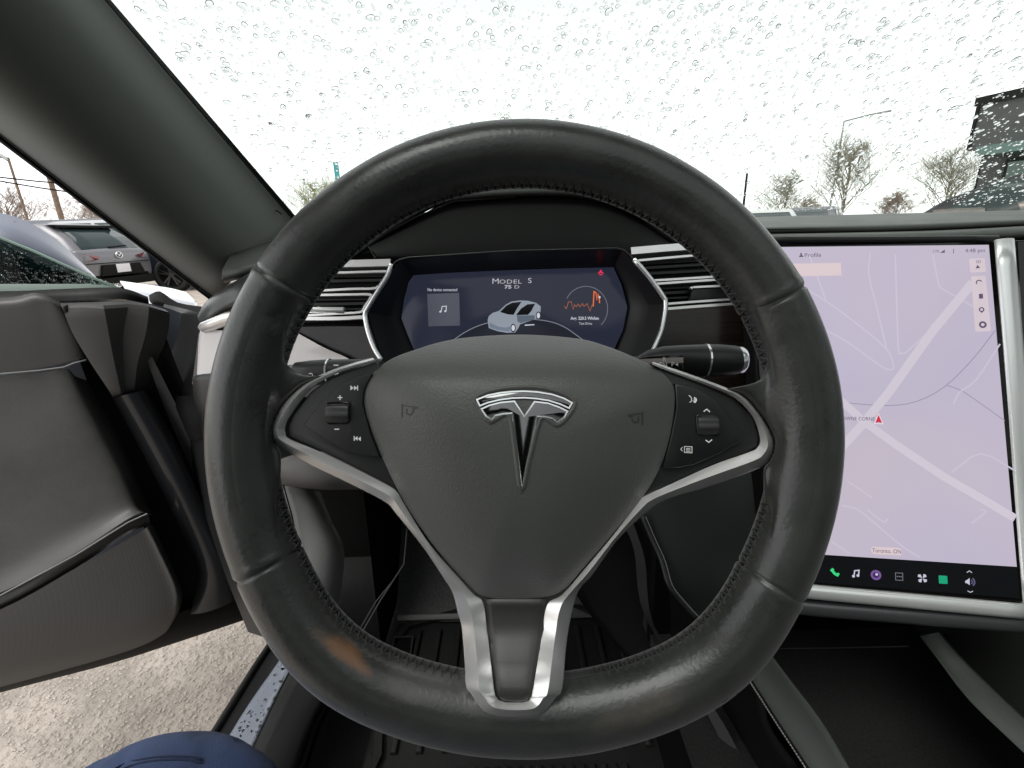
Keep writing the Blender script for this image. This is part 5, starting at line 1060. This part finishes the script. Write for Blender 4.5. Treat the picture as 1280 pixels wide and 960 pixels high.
# emblem
arc = [(596, 499.5), (610, 494), (625, 491), (640, 489.5), (655, 489), (672, 490), (690, 493), (705, 498), (715, 503.5), (711, 510), (700, 505), (686, 500.5), (670, 498), (655, 497), (640, 497.5), (625, 499.5), (610, 503), (600, 507)]
body = [(602, 511), (612, 506.5), (626, 503), (643, 501.5), (655, 520), (668, 502), (685, 504), (699, 509), (709, 514), (705, 521), (696, 527.5), (690, 522.5), (682, 520.5), (671, 520), (652.5, 606.5), (640, 516), (628, 517), (619, 519), (615, 524), (608, 520)]
embl = part('emblem', merge(*[prism(WF, [on_pad(*q) for q in P], .0009, .003, .0002, 2, hf=PHs, pix=False) for P in (arc, body)]), mat('emblem_smoked_chrome', (.16, .16, .16), .12, metal=1), wheel, smooth=30)
wedge = [(645.5, 500.5), (655, 517), (665.5, 501)]
part('emblem_outline', merge(*[ribbon(WF, [on_pad(*q) for q in P], .0008, .0012, hf=PHs, pix=False, t=.0006, closed=True) for P in (arc, body)]), M_CHROME, embl, smooth=0)
lip = [(592, 500), (600, 510), (606, 521), (614, 527), (621, 523), (637, 520), (645, 570), (652, 612), (661, 575), (675, 524), (686, 525), (695, 531), (706, 524), (719, 504), (705, 493), (680, 485.5), (655, 484), (628, 486), (606, 491)]
lv = crs2([on_pad(*q) for q in lip], 3)
part('emblem_surround', tube([WF.pt(u, v, PH(u, v) - .0004) for u, v in lv], .0016, 8, closed=True), M_PAD, pad, smooth=180)
# embossed horn symbols and AIRBAG lettering
def horn(cx, cy, s, name='horn_symbol'):
    vs = []
    bell = [(cx - s * 11, cy - 8), (cx - s * 11, cy + 9)]
    vs.append(ribbon(WF, [on_pad(*q) for q in bell], .0009, .0003, hf=PHs, pix=False, t=.0006))
    horn_ = [(cx - s * 11, cy - 6), (cx + s * 9, cy - 4), (cx + s * 9, cy - 3), (cx + s * 4, cy - 2), (cx + s * 4, cy + 2), (cx, cy + 6), (cx - s * 5, cy + 4), (cx - s * 5, cy - 2)]
    vs.append(ribbon(WF, [on_pad(*q) for q in horn_], .0007, .0003, hf=PHs, pix=False, t=.0006))
    part(name, merge(*vs), M_STITCH, pad, smooth=0)
horn(510, 513.5, 1); horn(797, 523.5, -1)
# left switch pod
LP = [(379, 531), (400, 505), (427, 479), (448, 470), (465, 467), (455, 487), (453, 505), (462, 540), (475, 573), (452, 569), (432, 563), (405, 549)]
LPd = crs2(LP, 3)
pod = part('switch_panel', prism(WF, LP, .0028, .006, .0008), M_PLAST, wheel)
SW = {}
def scroll(parent, P4, name='scroll_wheel'):
    out = rrect(WF, P4, .0026, .0034)
    part('scroll_bezel', prism(WF, out, .0042, .006, .0008, pix=False), M_GLOSS, parent)
    c = [sum(q[i] for q in P4) / 4 for i in (0, 1)]
    u, v = WF.uv(*c, .004); wx = abs(P4[1][0] - P4[0][0]) / F * WD * .43; r = abs(P4[3][1] - P4[0][1]) / F * WD * .44
    prof = [(.0, -wx)]
    for k in range(13):
        a = -1 + 2 * k / 12; prof.append((r * (1 - .10 * abs(a) ** 3), wx * a))
    prof.append((0, wx))
    vs, fs = grid([[WF.pt(u + h, v + rr * (1 + .06 * math.cos(7 * 2 * math.pi * k / 56)) * math.cos(2 * math.pi * k / 56), .0005 + rr * .55 * (1 + .06 * math.cos(7 * 2 * math.pi * k / 56)) * math.sin(2 * math.pi * k / 56)) for k in range(56)] for rr, h in prof], closed=True)
    vs = [p + WF.ez * .0028 for p in vs]
    part(name, (vs, fs), mat('scroll_rubber', (.03, .03, .03), .38), parent, smooth=50)
scroll(pod, [(406, 503), (438, 501.5), (437, 530), (407, 531)])
def icon(parent, strips, h=.0031, w_=.0006, m=None, name='symbol', polys=()):
    part(name, merge(*[ribbon(WF, s, w_, h) for s in strips], *[flat(WF, p, h) for p in polys]), m or M_WHITE, parent, smooth=0)
icon(pod, [[(422, 497), (428, 497)], [(425, 494), (425, 500)]], name='plus_symbol')
icon(pod, [[(418, 536.5), (424, 536.5)]], name='minus_symbol')
icon(pod, [[(447, 482), (447, 488)]], polys=[[(438, 481.5), (442, 485), (438, 488)], [(442.5, 482), (446.5, 485), (442.5, 488)]], name='skip_symbol')
icon(pod, [[(442.8, 545), (442.8, 551)]], polys=[[(447, 545), (443.4, 548), (447, 551)], [(451, 545.5), (447.4, 548.5), (451, 551.5)]], name='skip_symbol')
# right switch pod
RP = [(844, 480), (871, 485), (895, 499), (914, 523), (927, 544), (926, 551), (900, 567), (868, 581), (848, 585), (829, 586), (838, 550), (846, 510)]
pod2 = part('switch_panel', prism(WF, RP, .0028, .006, .0008), mat('switch_black', (.009, .009, .0095), .33, bump=.1, bscale=900), wheel)
scroll(pod2, [(869, 517), (898, 519), (900, 546), (871, 544)])
icon(pod2, [[(879.5, 514.5), (883.5, 511.5), (887.5, 515)]], name='up_symbol')
icon(pod2, [[(882, 550), (886, 553), (890, 549.5)]], name='down_symbol')
icon(pod2, [[(853, 559), (851, 561.5), (853, 564)], [(855.5, 558), (865, 558.5), (865, 566), (855.5, 565.5), (855.5, 558)], [(857.5, 560.5), (863, 560.8)], [(857.5, 562.2), (863, 562.5)], [(857.5, 564), (863, 564.3)]], w_=.0004, name='menu_symbol')
icon(pod2, [[(861, 494), (864, 497), (865, 501), (862, 503)], [(867, 503), (868, 499), (870, 497)]], polys=[[(867.5, 496), (870, 497), (871.5, 500), (869.5, 504), (867.5, 503)]], w_=.0005, name='voice_symbol')
# lower insert
IR = [(606, 684, 748), (606.5, 683.5, 756), (608, 682, 775), (611, 678.5, 800), (614.5, 673, 830), (618.5, 667.5, 858), (620.5, 665.5, 867), (624, 662, 873), (629, 657, 876)]
ins = solid(part('spoke_insert', grid([[WF.at(l + (r - l) * k / 8, y, .0006 + foot(y) - .0012 * abs(k / 4 - 1) ** 6) for k in range(9)] for l, r, y in IR]), mat('graphite_insert', (.034, .032, .032), .4, bump=.1, bscale=900), wheel, smooth=60), .002)
part('lettering', text_vf(WF, 'AIRBAG', 645, 761, .0056, .0022, sx=1.25, space=1.25), M_STITCH, ins, smooth=0)
# column
coltop, colbot = WF.pt(-.006, -.02, -.045), WF.pt(-.006, -.02, -.24)
part('column_boss', tube([WF.pt(-.006, -.02, -.04), WF.pt(-.006, -.02, -.09)], [.05, .045], 32), M_DARK, wheel, smooth=50)
colm = thing('steering_column', 'black steering column shroud behind the hub of the wheel', 'steering column', WF.pt(-.006, -.02, -.24))
part('shroud', loft([[WF.pt(-.006 + rx * math.cos(a), -.03 + ry * math.sin(a), h) for a in [2 * math.pi * k / 16 for k in range(16)]] for rx, ry, h in ((.045, .04, -.075), (.052, .048, -.08), (.058, .055, -.12), (.062, .06, -.24))], 2, 3, closed=True), M_PLAST, colm, smooth=60)
# stalks
gs = thing('gear_stalk', 'gear selector stalk with R N P lettering to the right of the hub', 'gear selector', D(780, 458, .40))
gp = [D(770, 462, .40), D(800, 457, .40), D(812, 453, .40), D(830, 450.5, .40), D(855, 449.5, .40), D(881, 450.5, .40)]
part('stalk_body', tube(gp, [.007, .0085, .0105, .0118, .0122, .0135], 24), M_PLAST, gs, smooth=50)
part('chrome_ring', tube([D(880, 450.5, .40), D(880.5, 450.5, .40), D(882.5, 450.6, .40), D(883, 450.6, .40)], [.0130, .0141, .0141, .0130], 24), M_CHROME, gs, smooth=50)
part('stalk_tip', tube([D(883, 450.5, .40), D(900, 450.5, .40), D(918, 450.3, .40), D(922, 450.2, .40)], [.0136, .0134, .0124, .0115], 24), M_PLAST, gs, smooth=50)
part('park_button', tube([D(922, 450.2, .40), D(927, 450, .40), D(930, 450, .40)], [.0116, .0112, .0095], 24), M_CHROME, gs, smooth=50)
GF = Frame(D(830, 450, .3868), -CF, CR)
win = part('indicator_window', prism(GF, rrect(GF, [(803, 446), (854, 442.5), (855, 463), (816, 463)], .002, 0), 0.0, .006, .0006, pix=False), M_GLOSS, gs)
part('indicator_strip', prism(GF, [(800, 449), (854, 446.5), (854.5, 453.5), (806, 455)], .0006, .0005, .0001), mat('pewter_print', (.33, .29, .28), .4), win)
part('lettering', merge(text_vf(GF, 'R', 830.5, 449.5, .0052, .0009), text_vf(GF, 'N', 831, 456.5, .0052, .0009), text_vf(GF, 'P', 841, 455.5, .0052, .0009), flat(GF, [(847.5, 453.5), (844, 455.5), (847.5, 457.5)], .0009), flat(GF, [(823, 454.5), (825.5, 452), (828, 454.5)], .0009)), M_WHITE, win, smooth=0)
ls = thing('wiper_stalk', 'wiper and indicator stalk with white symbols to the left of the hub', 'wiper stalk', D(470, 458, .40))
lp = [D(480, 460, .40), D(450, 463, .40), D(414, 465, .40)]
part('stalk_body', tube(lp, [.008, .0095, .0105], 24), M_PLAST, ls, smooth=50)
part('chrome_ring', tube([D(413.5, 465, .40), D(413, 465, .40), D(411, 465, .40), D(410.5, 465, .40)], [.0104, .0113, .0113, .0104], 24), M_CHROME, ls, smooth=50)
part('stalk_tip', tube([D(410.5, 465, .40), D(390, 466, .40), D(371, 467, .40), D(368, 467, .40)], [.0106, .0104, .0094, .008], 24), M_PLAST, ls, smooth=50)
part('end_button', tube([D(368, 467, .40), D(362, 467, .40), D(360, 467, .40)], [.0078, .0074, .006], 20), M_CHROME, ls, smooth=50)
LF = Frame(D(400, 466, .3888), -CF, CR)
def lico(S, w_=.0007): return merge(*[ribbon(LF, s, w_, 0) for s in S])
part('wiper_symbol', lico([[(384, 475), (384, 470), (393, 470), (393, 475), (384, 475)], [(388.5, 474), (391, 468)], [(376, 474), (379, 471), (381, 474)], [(386, 467.5), (388, 466.5), (390.5, 467.5)]]), M_WHITE, ls, smooth=0)
part('speed_symbol', lico([[(417, 456.5), (423, 456.5)], [(417, 466), (421, 464.5)], [(418, 468), (423, 466.5)]], .001), M_WHITE, ls, smooth=0)
